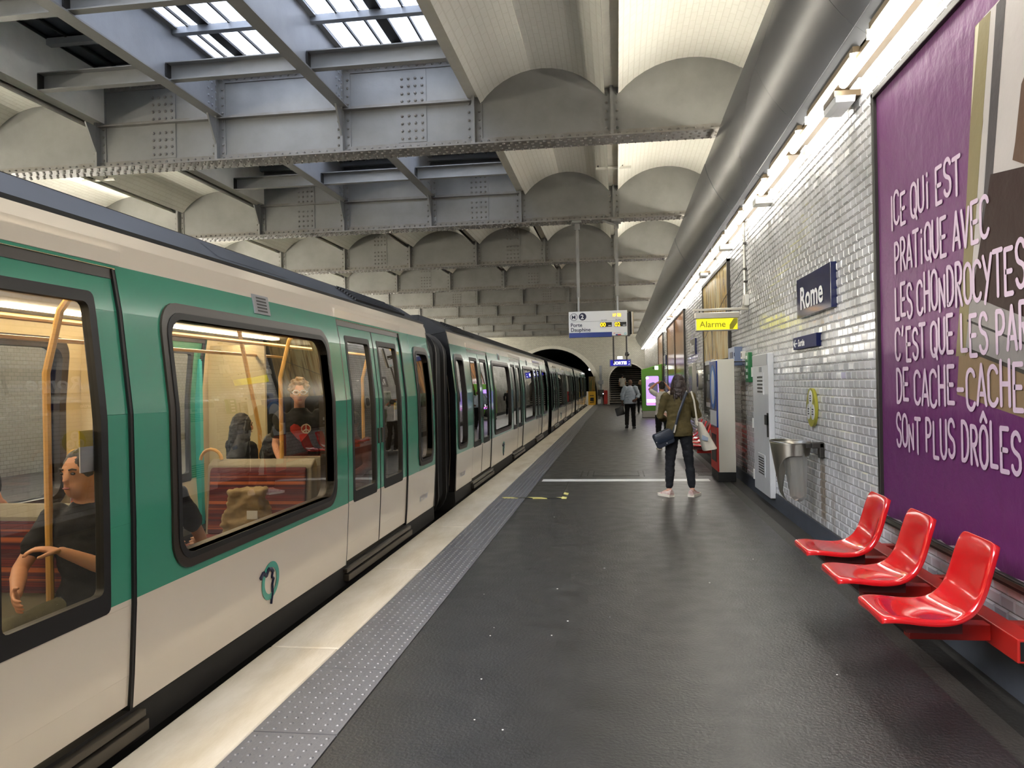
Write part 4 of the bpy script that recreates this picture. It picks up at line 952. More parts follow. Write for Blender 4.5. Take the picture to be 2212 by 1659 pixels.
# ================================================================== TRAIN
CX_ = -3.43                                     # centre line of the near track
PZ = [.14, .30, .626, 1.0, 1.5, 1.97, 2.183, 2.30, 2.36]
PX = [-2.248, -2.235, -2.217, -2.213, -2.217, -2.264, -2.300, -2.318, -2.336]
def side_x(z, off=0.0): return float(np.interp(z, PZ, PX)) - off
LC = 14.35
DOORS = [(1.22, 3.06), (5.86, 7.70), (10.50, 12.34)]
WINS = [(.13, .80, .70, 2.06, .13), (3.33, 5.58, .69, 2.06, .16), (7.97, 10.23, .69, 2.06, .16), (12.62, 13.9, .69, 2.06, .14)]
def make_car(yorg, dr, label, number):
    """near end at local 0; world y = yorg + dr * local"""
    W = lambda y: yorg + dr * y
    t = thing('metro_car', label, 'train', (CX_, yorg, -.9), group='coupled cars of the green and white metro train')
    mir = lambda x, s: x if s > 0 else 2 * CX_ - x
    for s in (1, -1):
        # painted side wall with openings, and its inner lining
        ys = sorted({0, LC} | {round(v, 4) for a, b in DOORS for v in (a, b)} | {round(v, 4) for a, b, *_ in WINS for v in (a + .055, b - .055)})
        zs = sorted(set(PZ) | {.755, 2.0, 2.175}); holes = [(a, b, .0, 2.175) for a, b in DOORS] + [(a + .055, b - .055, .755, 2.0) for a, b, *_ in WINS]
        for nm, off, mat in (('side_panel', 0, 'train'), ('inner_lining', .09, 'interior')):
            m = MB()
            zz = zs if off == 0 else [z for z in zs if z < 2.3] 
            for i in range(len(ys) - 1):
                for j in range(len(zz) - 1):
                    yc, zc = (ys[i] + ys[i + 1]) / 2, (zz[j] + zz[j + 1]) / 2
                    if any(a < yc < b and c < zc < d for a, b, c, d in holes): continue
                    m.add([(mir(side_x(zz[q], off), s), W(ys[p]), zz[q]) for p, q in ((i, j), (i + 1, j), (i + 1, j + 1), (i, j + 1))], [(0, 1, 2, 3)])
            bmv = m.build(nm, mat, t, recalc=False, smooth=False)
        # windows
        for a, b, z0, z1, r in WINS:
            out = rrect(a, b, z0, z1, r, 6); inn = rrect(a + .075, b - .075, z0 + .075, z1 - .085, r * .7, 6)
            f = MB(); f.ring(*sub2(out, inn), lambda y, z, d: (mir(side_x(z, -.012 + d), s), W(y), z), .11); fo = f.build('window_frame', 'brown_frame', t, angle=40)
            f = MB(); mid = rrect(a + .045, b - .045, z0 + .045, z1 - .05, r * .8, 6); f.ring(*sub2(mid, inn), lambda y, z, d: (mir(side_x(z, -.016 + d), s), W(y), z), .06); f.build('window_seal', 'black', fo, angle=40)
            nz = 8; g_ = MB()
            zz = [z0 + .06 + (z1 - .07 - z0 - .06) * k / nz for k in range(nz + 1)]
            g_.loft([[(mir(side_x(z, .02), s), W(y), z) for z in zz] for y in (a + .06, b - .06)], closed=False, cap=False)
            g_.build('window_pane', 'window_glass', fo, recalc=False, angle=60)
        # doors
        for a, b in DOORS:
            mid = (a + b) / 2
            for la, lb, hs in ((a + .015, mid - .006, 1), (mid + .006, b - .015, -1)):
                ga, gb, gz0, gz1 = la + .12, lb - .12, .66, 2.03
                if hs > 0: ga += .05
                else: gb -= .05
                out = [(la, .16), (lb, .16), (lb, 2.13), (la, 2.13)]
                zz = [.16, .30, .626, .66, 1.0, 1.5, 1.97, 2.03, 2.13]
                m = MB(); off = .03
                def quad(y0, y1, z0, z1, o=off):
                    m.add([(mir(side_x(z0, o), s), W(y0), z0), (mir(side_x(z0, o), s), W(y1), z0), (mir(side_x(z1, o), s), W(y1), z1), (mir(side_x(z1, o), s), W(y0), z1)], [(0, 1, 2, 3)])
                for k in range(len(zz) - 1):
                    if gz0 <= zz[k] and zz[k + 1] <= gz1:
                        quad(la, ga, zz[k], zz[k + 1]); quad(gb, lb, zz[k], zz[k + 1])
                    else: quad(la, lb, zz[k], zz[k + 1])
                d = m.build('door_leaf', 'train', t, recalc=False, smooth=False)
                sd = d.modifiers.new('leaf', 'SOLIDIFY'); sd.thickness = .03; sd.offset = 0
                f = MB(); f.ring(*sub2(rrect(ga - .02, gb + .02, gz0 - .03, gz1 + .02, .03, 3), rrect(ga + .025, gb - .025, gz0 + .06, gz1 - .03, .03, 3)), lambda y, z, d_: (mir(side_x(z, .012 + d_), s), W(y), z), .04); f.build('window_seal', 'black', d, angle=40)
                g_ = MB(); zz2 = [gz0 + (gz1 - gz0) * k / 7 for k in range(8)]
                g_.loft([[(mir(side_x(z, .03), s), W(y), z) for z in zz2] for y in (ga, gb)], closed=False, cap=False); g_.build('window_pane', 'window_glass', d, recalc=False, angle=60)
                hy = lb - .045 if hs > 0 else la + .045
                if s > 0: MB().box(side_x(1.3, .03), side_x(1.3, -.0), W(hy) - .018, W(hy) + .018, 1.08, 1.22).build('door_handle', 'sill', d, smooth=False)
            # seals and lintel
            m = MB()
            for y in (a, b): m.loft([[(mir(side_x(z, .002), s), W(y - .02), z), (mir(side_x(z, .002), s), W(y + .02), z), (mir(side_x(z, .06), s), W(y + .02), z), (mir(side_x(z, .06), s), W(y - .02), z)] for z in (.13, .3, .626, 1.0, 1.5, 1.97, 2.17)])
            m.loft([[(mir(side_x(z, .012), s), W(mid - .008), z), (mir(side_x(z, .012), s), W(mid + .008), z), (mir(side_x(z, .06), s), W(mid + .008), z), (mir(side_x(z, .06), s), W(mid - .008), z)] for z in (.16, .3, .626, 1.0, 1.5, 1.97, 2.13)])
            stuff(m.build('door_seal', 'black', t, smooth=False))
            m = MB(); m.loft([[(mir(side_x(z, o_), s), W(y), z) for z, o_ in ((2.125, .01), (2.175, .01), (2.175, .07), (2.125, .07))] for y in (a, b)]); m.build('door_lintel', 'brown_frame', t, smooth=False)
            if s > 0:
                m = MB(); m.loft([[(side_x(z, o_), W(y), z) for z, o_ in ((2.19, -.004), (2.255, -.018), (2.262, -.018), (2.268, .01), (2.19, .01))] for y in (a - .03, b + .03)]); m.build('door_gutter', 'train', t, smooth=False)
                m = MB(); m.box(-2.26, -2.20, *sorted((W(a - .05), W(b + .06))), .02, .075).box(-2.26, -2.215, *sorted((W(a - .05), W(b + .06))), .085, .12); m.build('door_step', 'sill', t, smooth=False, bevel=.004)
        # solebar
        m = MB(); m.loft([[(mir(p[0], s), W(y), p[1]) for p in ((-2.25, .135), (-2.245, -.02), (-2.30, -.10), (-2.5, -.12), (-2.5, .135))] for y in (.0, LC)]); m.build('solebar', 'under', t, smooth=False)
        # fairing along the roof
        m = MB(); m.loft([[(mir(p[0], s), W(y), p[1]) for p in ((-2.335, 2.352), (-2.345, 2.385), (-2.36, 2.392), (-2.62, 2.56), (-2.72, 2.60), (-2.72, 2.30))] for y in (0, .06, .08, LC)]); m.build('roof_fairing', 'roof', t, angle=25)
    # white roof-edge line is paint; vents in the fairing of the platform side
    def onfair(y, q, d):      # q 0..1 up the slope, d proud
        return (-2.36 - .26 * q - .55 * -d * 1.0 * .0 + d * .54, W(y), 2.392 + .168 * q + d * .84)
    for a, b in ((3.75, 4.75), (13.0, 13.5)):
        m = MB(); m.add([onfair(a, .12, .002), onfair(b, .12, .002), onfair(b - .12, .85, .002), onfair(a + .06, .85, .002)], [(0, 1, 2, 3)])
        m.build('roof_vent', 'black', t, recalc=False, smooth=False)
    for a, b in ((.62, 2.35),):
        m = MB(); m.add([onfair(a, .05, .003), onfair(b, .05, .003), onfair(b - .1, .97, .003), onfair(a + .16, .97, .003)], [(0, 1, 2, 3)])
        lv_ = m.build('roof_louvre', 'black', t, recalc=False, smooth=False)
        for i in range(8):
            q = .1 + .11 * i; m = MB(); m.loft([[onfair(y, q, .003), onfair(y, q + .05, .003), onfair(y, q + .05, .02), onfair(y, q, .02)] for y in (a + .05 + .12 * q, b - .03 - .08 * q)]); m.build('slat', 'roof', lv_, smooth=False)
    MB().box(-4.15, -2.71, *sorted((W(0), W(LC))), 2.55, 2.60).build('roof', 'roof', t, smooth=False)
    # small grille above each window
    for a, b, *_ in WINS[1:3]:
        yc = (a + b) / 2 - .05
        m = MB(); m.loft([[(side_x(z, -.008), W(y), z) for z in (2.09, 2.15, 2.215)] + [(side_x(z, .01), W(y), z) for z in (2.215, 2.15, 2.09)] for y in (yc - .11, yc + .11)]); v = m.build('grille', 'grey', t, smooth=False)
        for i in range(5):
            z = 2.105 + .021 * i; m = MB(); m.add([(side_x(z, -.0095), W(yc - .07), z), (side_x(z, -.0095), W(yc + .07), z), (side_x(z + .011, -.0095), W(yc + .07), z + .011), (side_x(z + .011, -.0095), W(yc - .07), z + .011)], [(0, 1, 2, 3)]); m.build('grille_slot', 'black', v, recalc=False, smooth=False)
    # roundel with the river-line face, and running number
    for yc in ((WINS[1][0] + WINS[1][1]) / 2 + .02,):
        sx = lambda z: side_x(z, -.003)
        lg = MB(); lg.ring(circ(yc, .375, .122, 30), circ(yc, .375, .085, 30), lambda y, z, d: (sx(z) + d, W(y), z), .002); lo = lg.build('roundel', pbr('logo_teal', '#3fa391', .3), t, smooth=False)
        fp = [(-.15, .045), (-.11, .075), (-.07, .045), (-.045, .085), (.0, .075), (.025, .055), (.012, .02), (.04, .005), (.022, -.03), (.03, -.08), (.02, -.155)]
        m = MB(); sg = 1 if dr > 0 else 1
        for i in range(len(fp) - 1):
            m.tube([(sx(.375 + p[1]) + .002, W(yc) + p[0] * 1.0, .375 + p[1]) for p in (fp[i], fp[i + 1])], .012 if i < 5 else .008, 6)
        m.build('roundel_face', 'ink', lo)
    e = .5 if dr > 0 else .5
    yb = W(e - .2) if dr > 0 else W(e + .22)
    text(number, .085, pbr('number_grey', '#9a9ca8', .5), lambda a, b_: (side_x(.3 + b_, -.003), yb + a, .30 + b_), t, bold=.002)
    # bellows to the next car (drawn at local 0 end of this car, reaching back)
    if dr > 0:
        m = MB(); nb_ = 9; rg = []
        def loop(x0, x1, z0, z1, r, y): return [(CX_ + a, y, b) for a, b in rrect(x0, x1, z0, z1, r, 5)]
        L_ = 1.19
        for i in range(2 * nb_ + 1):
            k = .05 * (i % 2); rg.append(loop(-1.10 + k, 1.10 - k, -.10 + k, 2.30 - k, .28, W(-L_ * i / (2 * nb_))))
        m.loft(rg, cap=False); be = m.build('bellows', 'black', t, angle=20)
        m = MB()
        for q in (-.28, -.74): m.loft([loop(-1.13, 1.13, -.12, 2.33, .3, W(q - .02)), loop(-1.13, 1.13, -.12, 2.33, .3, W(q + .02))])
        m.build('bellows_hoop', 'dark_metal', be, angle=30)
    for yy in (0.0, LC):
        m = MB()
        o_ = [(CX_ + a, b) for a, b in ((-1.19, .14), (1.19, .14), (1.215, .65), (1.215, 1.5), (1.15, 2.1), (1.10, 2.35), (.95, 2.46), (.7, 2.6), (-.7, 2.6), (-.95, 2.46), (-1.10, 2.35), (-1.15, 2.1), (-1.215, 1.5), (-1.215, .65))]
        i_ = [(CX_ + a, b) for a, b in ((-.62, .1), (.62, .1), (.62, .6), (.62, 1.3), (.62, 1.9), (.6, 2.1), (.5, 2.15), (.3, 2.15), (-.3, 2.15), (-.5, 2.15), (-.6, 2.1), (-.62, 1.9), (-.62, 1.3), (-.62, .6))]
        m.ring(o_, i_, lambda x, z, d: (x, W(yy + (.01 if yy == 0 else -.01)) + d * dr, z), .02 if yy == 0 else -.02)
        m.build('end_wall', 'black_gloss', t, smooth=False)
    # underframe, interior
    m = MB(); m.box(-4.55, -2.35, *sorted((W(.1), W(LC - .1))), -.75, -.1); m.build('underframe', 'under', t, smooth=False)
    MB().box(-4.60, -2.27, *sorted((W(.02), W(LC - .02))), -.0, .05).build('car_floor', 'carfloor', t, smooth=False)
    m = MB(); m.box(-4.50, -2.36, *sorted((W(.02), W(LC - .02))), 2.22, 2.25); m.build('car_ceiling', 'interior_top', t, smooth=False)
    for x in (-2.75, -4.11):
        for y0, y1 in ((.3, 4.5), (4.8, 9.3), (9.6, 14.0)): MB().box(x - .05, x + .05, *sorted((W(y0), W(y1))), 2.20, 2.221).build('ceiling_lamp', 'carlamp', t, smooth=False)
    # partitions beside the doors
    for a, b in DOORS:
        for y in (a - .10, b + .10):
            if not .3 < y < 14: continue
            m = MB(); m.box(-4.52, -3.85, *sorted((W(y - .02), W(y + .02))), .05, 2.1); m.build('partition', 'interior', t, smooth=False)
            if y > b: m = MB(); m.box(-2.72, -2.34, *sorted((W(y - .02), W(y + .02))), .05, 1.05); m.build('partition', 'interior_grey', t, smooth=False)
            p = MB(); p.tube([(-2.74, W(y), .05), (-2.74, W(y), 1.7), (-2.66, W(y), 2.0), (-2.5, W(y), 2.2)], .018, 8); p.build('grab_pole', 'pole', t)
        p = MB(); p.tube([(CX_, W((a + b) / 2), .05), (CX_, W((a + b) / 2), 1.2), (CX_ - .1, W((a + b) / 2) - .2, 2.22)], .02, 8); p.build('grab_pole', 'pole', t)
        for y in (a + .03, b - .03): MB().box(-4.60, -4.54, *sorted((W(y - .03), W(y + .03))), .1, 1.95).build('door_edge', 'cyan', t, smooth=False)
    for x in (-2.9, -3.95):
        p = MB(); p.tube([(x, W(.4), 1.98), (x, W(LC - .4), 1.98)], .016, 8); p.build('grab_rail', 'pole', t)
    # seats: transverse pairs facing each other at the windows
    proto_ = None
    for a, b in ((3.28, 5.62), (7.92, 10.28), (12.55, 14.1)):
        for ye, d in ((a, 1), (b, -1)):
            for xc in (-2.83, -4.03):
                if proto_ is None:
                    y = W(ye); s_ = dr * d
                    m = MB(); m.loft([[(x, y + s_ * p[0], p[1]) for p in ((.03, .30), (.52, .34), (.54, .40), (.16, .42), (.10, 1.0), (.02, 1.05), (-.01, .98))] for x in (xc - .44, xc + .44)]); sh = m.build('seat', 'interior_grey', t, smooth=False, bevel=.012)
                    m = MB(); m.loft([[(x, y + s_ * p[0], p[1]) for p in ((.16, .41), (.53, .40), (.55, .45), (.17, .47))] for x in (xc - .41, xc + .41)]); m.build('cushion', 'stripes', sh, smooth=False, bevel=.012)
                    m = MB(); m.loft([[(x, y + s_ * p[0], p[1]) for p in ((.165, .47), (.20, .47), (.14, .96), (.105, .99))] for x in (xc - .40, xc + .40)]); m.build('backrest', 'stripes', sh, smooth=False, bevel=.012)
                    m = MB(); m.loft([[(x, y + s_ * p[0], p[1]) for p in ((-.012, .60), (-.02, .60), (-.02, .96), (-.012, .96))] for x in (xc - .40, xc + .40)]); m.build('back_panel', 'stripes', sh, smooth=False)
                    m = MB(); cx = xc - .44 if xc > CX_ else xc + .44
                    m.tube([(cx + .09 * math.cos(q), y + s_ * .04, 1.04 + .085 * math.sin(q)) for q in [PI * k / 8 for k in range(9)]], .014, 8); m.build('grab_ring', 'pole', sh)
                    proto_ = (sh, xc, ye, d, list(sh.children))
                else:
                    sh, xc0, ye0, d0, ch_ = proto_
                    q = sh.copy(); C.objects.link(q); same = d == d0
                    # rotate about the vertical for the opposite facing; location keeps the shared mesh in place
                    if same: q.location = (xc - xc0, dr * (ye - ye0), 0)
                    else:
                        q.rotation_euler.z = PI; q.location = ((xc - CX_) + (xc0 - CX_), dr * (ye + ye0), 0)
                    for c_ in ch_: c2 = c_.copy(); C.objects.link(c2); c2.parent = q
    for q in [o for o in t.children if o.name.startswith('inner_lining')]: pass
    # notices inside and a yellow label by the doors
    for a, b in DOORS:
        for mt, z0, z1 in (('yellow', 1.37, 1.44), ('sign_white', 1.26, 1.37)):
            MB().box(-2.275, -2.27, *sorted((W(a + .19), W(a + .29))), z0, z1).build('notice', mt, t, smooth=False)
        MB().box(-4.35, -4.1, *sorted((W(b + .075), W(b + .079))), 1.35, 1.85).build('notice', 'sign_white', t, smooth=False)
    for a, b in ((3.6, 5.3), (8.2, 10.0)):
        MB().box(-4.52, -4.50, *sorted((W(a), W(b))), 2.03, 2.17).build('line_diagram', 'sign_white', t, smooth=False)
    return t
g = NT('striped_moquette'); geo = g.n('ShaderNodeNewGeometry'); sp = g.n('ShaderNodeSeparateXYZ'); g.l(geo.outputs['Position'], sp.inputs[0])
ad = g.n('ShaderNodeMath', _operation='ADD'); g.l(sp.outputs['Z'], ad.inputs[0]); g.l(sp.outputs['Y'], ad.inputs[1])
cb = g.n('ShaderNodeCombineXYZ'); g.l(sp.outputs['Z'], cb.inputs[0])
no = g.n('ShaderNodeTexNoise', Scale=26.0, Detail=3.0); g.l(cb.outputs[0], no.inputs['Vector'])
rp = g.n('ShaderNodeValToRGB'); e = rp.color_ramp.elements; e[0].position = .36; e[1].position = .64; e[0].color = lin('#2a1822'); e[1].color = lin('#b8653c')
for p_, c_ in ((.44, '#7a2f2a'), (.5, '#3a2030'), (.56, '#8c4a34')): el = e.new(p_); el.color = lin(c_)
g.l(no.outputs['Fac'], rp.inputs[0]); g.l(rp.outputs[0], g.b.inputs['Base Color']); g.b.inputs['Roughness'].default_value = .9
M['stripes'] = g.m
carA = make_car(9.12, -1, 'nearest green and white metro car, passengers visible through its large window', '01 N1 007')
carB = make_car(10.34, 1, 'second green and white metro car, just beyond the first black bellows', '01 N2 007')
for y, l in ((25.89, 'third green and white metro car, beyond the second bellows'), (41.45, 'fourth green and white metro car, half way into the tunnel mouth')):
    copy_tree(carB, (CX_, y, -.9), l)

# ================================================================== HUNG SIGNS, TOTEM, TUNNEL GEAR
t = thing('departure_board', 'white departure board reading Porte Dauphine hung on two poles from a girder', 'departure board', (-.37, 16.13, 2.56))
MB().box(-.98, .235, 16.07, 16.19, 2.585, 3.11).build('case', 'sign_white', t, smooth=False, bevel=.008)
by_ = 16.066
MB().box(-.978, -.085, by_ - .003, 16.19, 2.565, 2.665).build('blue_band', 'blue', t, smooth=False)
MB().box(-.95, .225, by_ - .002, by_ + .01, 2.893, 2.898).build('rule', 'grey', t, smooth=False)
ft = lambda x0, z0, dy=.003: (lambda a, b_: (x0 + a, by_ - dy, z0 + b_))
text('Porte', .108, 'ink', ft(-.945, 2.79), t, bold=.0015, sx=1.0); text('Dauphine', .108, 'ink', ft(-.945, 2.69), t, bold=.0015, sx=1.0)
MB().ring(circ(-.873, 2.995, .078, 28), circ(-.873, 2.995, .069, 28), lambda a, b_, d: (a, by_ - .002 - d, b_), .002).build('line_ring', 'ink', t, smooth=False)
text('M', .115, 'ink', ft(-.921, 2.953), t, bold=.001)
MB().prism(circ(-.69, 3.0, .078, 28), lambda a, b_, d: (a, by_ - .001 - d, b_), .002).build('line_disc', 'ink', t, smooth=False); text('2', .13, 'sign_white', ft(-.73, 2.952, .005), t, bold=.003)
for s_, x, z in (('1er train', -.31, 2.908), ('2e train', -.01, 2.908)): text(s_, .036, 'dark_ink', ft(x, z), t)
for x0 in (-.325, -.025):
    MB().box(x0, x0 + .24, by_ - .003, by_ + .01, 2.775, 2.868).build('display', 'black', t, smooth=False); MB().box(x0 + .165, x0 + .225, by_ - .006, by_ - .002, 2.79, 2.805).build('printed_mark', 'sign_white', t, smooth=False)
text('00', .115, 'led', ft(-.325, 2.782, .006), t, bold=.0015); text('02', .115, 'led', ft(-.025, 2.782, .006), t, bold=.0015); text('17 52', .085, 'led', ft(-.075, 2.985, .004), t, bold=.001, sx=.95)
MB().box(-.05, -.03, by_ - .002, by_ + .01, 2.63, 2.645).build('mark', 'red', t, smooth=False); text('ile-de-france', .025, 'dark_ink', ft(-.02, 2.632), t)
MB().ring(circ(.19, 2.62, .022, 18), circ(.19, 2.62, .015, 18), lambda a, b_, d: (a, by_ - .002 - d, b_), .002).build('roundel', 'cyan', t, smooth=False)
MB().box(-.01, .035, by_ - .002, by_ + .01, 2.592, 2.615).build('mark', 'blue', t, smooth=False); MB().box(.035, .10, by_ - .002, by_ + .01, 2.592, 2.615).build('mark', 'red_metal', t, smooth=False)
for x in (-.77, .045):
    p = MB(); p.box(x - .03, x + .03, 16.10, 16.16, 3.42, 4.99).build('hanger_pole', 'girder', t, smooth=False)
    MB().tube([(x, 16.13, 3.1), (x, 16.13, 3.45)], .018, 8).build('hanger_rod', 'grey', t)
    MB().box(x - .1, x + .1, 15.95, 16.3, 4.955, 4.998).build('beam_clamp', 'girder', t, smooth=False); MB().box(x - .05, x + .05, 16.08, 16.18, 4.83, 4.96).build('pole_socket', 'girder', t, smooth=False)
MB().tube([(-.1, 16.13, 5.08), (-.2, 16.05, 5.10), (-.22, 16.0, 4.98), (-.12, 16.0, 4.93), (.03, 16.1, 4.9)], .022, 8).build('cable', 'girder', t)
t = thing('monitor', 'small screen seen edge on beside the departure board', 'monitor', (.31, 16.4, 2.62))
MB().box(.265, .305, 16.2, 16.7, 2.62, 3.09).build('back', 'black_gloss', t, smooth=False); MB().tube([(.335, 16.3, 2.62), (.335, 16.3, 3.09)], .033, 12).build('bracket', 'chrome', t)
for x in (-.06, .21): MB().box(x - .015, x + .015, 16.11, 16.14, 2.0 if x < 0 else 2.06, 2.57).build('drop_rod', 'dark_metal', bpy.data.objects['departure_board'], smooth=False)
MB().box(.22, .28, 16.10, 16.16, 2.57, 3.05).build('side_bracket', 'dark_metal', bpy.data.objects['departure_board'], smooth=False)
t = thing('exit_sign', 'lit blue sign reading SORTIE hung over the platform before the stairs', 'sign', (.18, 46, 2.6))
MB().box(-.43, .86, 46.0, 46.14, 2.57, 3.01).build('frame', 'grey', t, smooth=False, bevel=.01); MB().box(-.37, .80, 45.985, 46.01, 2.62, 2.96).build('face', 'sortie_blue', t, smooth=False)
text('SORTIE', .24, 'sortie_white', lambda a, b_: (-.19 + a, 45.98, 2.70 + b_), t, bold=.012)
m = MB(); m.tube([(.70, 45.98, 2.68), (.76, 45.98, 2.72)], .018, 6); m.tube([(.72, 45.98, 2.84), (.76, 45.98, 2.86)], .012, 6); m.build('arrow', 'sortie_white', t)
MB().box(.05, .35, 46.0, 46.12, 3.03, 3.17).build('pictogram_lamp', 'white_glow', t, smooth=False)
for x in (-.2, .62): MB().box(x - .02, x + .02, 46.05, 46.09, 3.0, 5.98).build('hanger_pole', 'dark_metal', t, smooth=False)
t = thing('camera_dome', 'dark dome camera hanging on a pole above the SORTIE sign', 'camera', (.6, 44.5, 3.2))
MB().tube([(.6, 44.5, 3.35), (.6, 44.5, 6.0)], .035, 8).build('pole', 'grey', t); MB().ell((.6, 44.5, 3.24), (.13, .13, .14)).build('dome', 'black_gloss', t)

t = thing('ticket_totem', 'tall green machine with a glowing purple screen and a slanted top', 'kiosk', (1.55, 34.9, 0))
MB().prism([(1.09, .32), (2.0, .32), (2.0, 2.42), (1.09, 2.17)], lambda a, b_, d: (a, 34.7 + d, b_), .45).build('body', 'lime', t, smooth=False, bevel=.02)
MB().box(1.11, 1.98, 34.75, 35.12, .02, .32).build('base', 'chrome', t, smooth=False); MB().box(1.10, 1.99, 34.74, 35.13, 0, .03).build('foot', 'black', t, smooth=False)
MB().prism(rrect(1.28, 1.84, .56, 1.87, .05), lambda a, b_, d: (a, 34.70 - d, b_), .012).build('screen', 'screen', t, smooth=False)
MB().box(1.30, 1.82, 34.683, 34.69, .60, .67).build('screen_strip', 'screen_pink', t, smooth=False); MB().box(1.30, 1.82, 34.683, 34.69, .69, .84).build('screen_band', 'screen_white', t, smooth=False)
MB().prism([(1.36, 1.42), (1.43, 1.55), (1.6, 1.6), (1.8, 1.5), (1.8, 1.05), (1.47, 1.05), (1.50, 1.3), (1.42, 1.4)], lambda a, b_, d: (a, 34.688 - d, b_), .004).build('screen_shape', 'screen_grey', t, smooth=False)
MB().ell((1.34, 34.69, 1.79), (.07, .01, .06)).build('screen_spot', 'screen_white', t)
MB().prism(rrect(1.68, 1.83, 2.16, 2.32, .02), lambda a, b_, d: (a, 34.70 - d, b_), .008).build('contactless_icon', 'white_glow', t, smooth=False); MB().prism(circ(1.62, 2.23, .035), lambda a, b_, d: (a, 34.70 - d, b_), .006).build('lens', 'dark_metal', t, smooth=False)
t = thing('barrier_box', 'yellow and white end-of-platform barrier box beside the tunnel mouth', 'barrier', (-1.9, 56.8, 0))
MB().box(-2.13, -1.58, 56.7, 56.95, 0, 1.0).build('panel', 'yellow_box', t, smooth=False); MB().box(-2.32, -2.13, 56.7, 56.95, 0, 1.0).build('side', 'white', t, smooth=False)
MB().add([(-2.0, 56.69, .3), (-1.72, 56.69, .25), (-1.72, 56.69, .55), (-1.98, 56.69, .55)], [(0, 1, 2, 3)]).build('pictogram', 'black', t, recalc=False, smooth=False)
for z in (.65, .15): MB().box(-2.02, -1.72, 56.694, 56.7, z, z + .08).build('printed_line', pbr('faded_print', '#5a4712', .6), t, smooth=False)
t = thing('service_post', 'grey equipment post with boxes beside the tunnel mouth', 'post', (-1.2, 56.8, 0))
MB().box(-1.28, -1.10, 56.75, 56.93, 0, 2.9).build('mast', 'grey', t, smooth=False)
for x0, x1, z0, z1, mt in ((-1.40, -1.0, 1.52, 1.8, 'grey'), (-1.42, -.98, .7, 1.12, 'dark_metal'), (-1.42, -1.22, .1, .42, 'white'), (-1.38, -1.25, 1.3, 1.45, 'white')): MB().box(x0, x1, 56.6, 56.76, z0, z1).build('box', mt, t, smooth=False)
MB().ell((-1.03, 56.58, .82), (.03, .02, .03)).build('indicator', 'cold_glow', t)
t = thing('fire_cabinet', 'red fire extinguisher cabinet standing behind the equipment post', 'cabinet', (-.85, 57.0, 0)); MB().box(-1.0, -.72, 56.9, 57.15, .05, 1.06).build('body', 'red_metal', t, smooth=False, bevel=.02); MB().tube([(-.86, 56.88, .75), (-.86, 56.88, .9)], .02, 8).build('handle', 'black', t)
t = thing('mirror_panel', 'yellowish reflecting panel standing over the yellow barrier box', 'panel', (-1.9, 57.1, 1.0)); MB().box(-2.08, -1.6, 56.97, 57.02, 1.0, 2.1).build('sheet', poster_mat('reflecting_sheet', ['#2a2412', '#7a6326', '#3c4a2c'], 2.0, (3, 1, .5)), t, smooth=False); MB().box(-2.1, -2.06, 56.96, 57.03, .2, 2.12).build('frame', 'dark_metal', t, smooth=False)
for i, (x, z, y) in enumerate(((-2.18, 2.72, 62), (-1.95, 2.55, 62.5))):
    t = thing('tunnel_lamp', ('white lamp glowing inside the tunnel mouth, upper', 'white lamp glowing inside the tunnel mouth, lower')[i], 'lamp', (x, y, z)); MB().ell((x, y, z), (.09, .09, .09)).build('bulb', 'white_glow', t); MB().box(x - .05, x + .4, y + .05, y + .12, z - .05, z + .05).build('bracket', 'dark_metal', t, smooth=False)
t = thing('signal_lamp', 'greenish signal light in the dark of the tunnel', 'signal', (-2.3, 60, 1.9)); MB().ell((-1.98, 60, 1.85), (.06, .05, .06)).build('lens', emit('signal_green', '#9ff5ea', 9), t); MB().box(-2.06, -1.6, 60.05, 60.2, 1.65, 2.05).build('housing', 'black', t, smooth=False)
# small unlit lamps clipped to the ribs
for y, x, l in ((7.75, -.0, 'pale bare fitting clipped under the rib between the platform arches, nearest'), (14.6, 0.0, 'pale bare fitting clipped under the rib, one bay farther'), (13.4, -9.75, 'pale bare fitting clipped under the rib above the train roof')):
    t = thing('cable_bracket', l, 'bracket', (x, y, 5.7)); m = MB(); m.box(x - .32, x + .34, y - .03, y + .03, 5.655, 5.69); m.build('bar', 'rib', t, smooth=False)
    for q in (-.28, -.12, .18): MB().tube([(x + q, y, 5.69), (x + q, y, 5.73)], .012, 6).build('stud', 'dark_metal', t)

# ================================================================== PEOPLE
def remesh(m, voxel, it=3, fac=.5):
    me = m.mesh('tmp', recalc=True, smooth=False); ob = bpy.data.objects.new('tmp', me); C.objects.link(ob)
    r = ob.modifiers.new('r', 'REMESH'); r.mode = 'VOXEL'; r.voxel_size = voxel
    if it: q = ob.modifiers.new('s', 'SMOOTH'); q.iterations = it; q.factor = fac
    out = bpy.data.meshes.new_from_object(ob.evaluated_get(bpy.context.evaluated_depsgraph_get()))
    bpy.data.objects.remove(ob); bpy.data.meshes.remove(me)
    out.polygons.foreach_set('use_smooth', [True] * len(out.polygons)); return out
def join(meshes, name):
    vs, fs = [], []
    for me in meshes:
        o = len(vs); vs += [tuple(v.co) for v in me.vertices]; fs += [tuple(i + o for i in p.vertices) for p in me.polygons]
    out = bpy.data.meshes.new(name); out.from_pydata(vs, [], fs); out.polygons.foreach_set('use_smooth', [True] * len(fs)); out.update(); return out
def wrinkle(me, amp, sc, seed=0):
    from mathutils import noise
    me.update(); ns = [v.normal.copy() for v in me.vertices]
    for v, n in zip(me.vertices, ns):
        q = Vector((v.co.x * sc, v.co.y * sc, v.co.z * sc * 1.9)) + Vector((seed, 0, 0)); v.co += n * amp * (noise.fractal(q, 1.0, 2.0, 3))
    me.update()
V = Vector
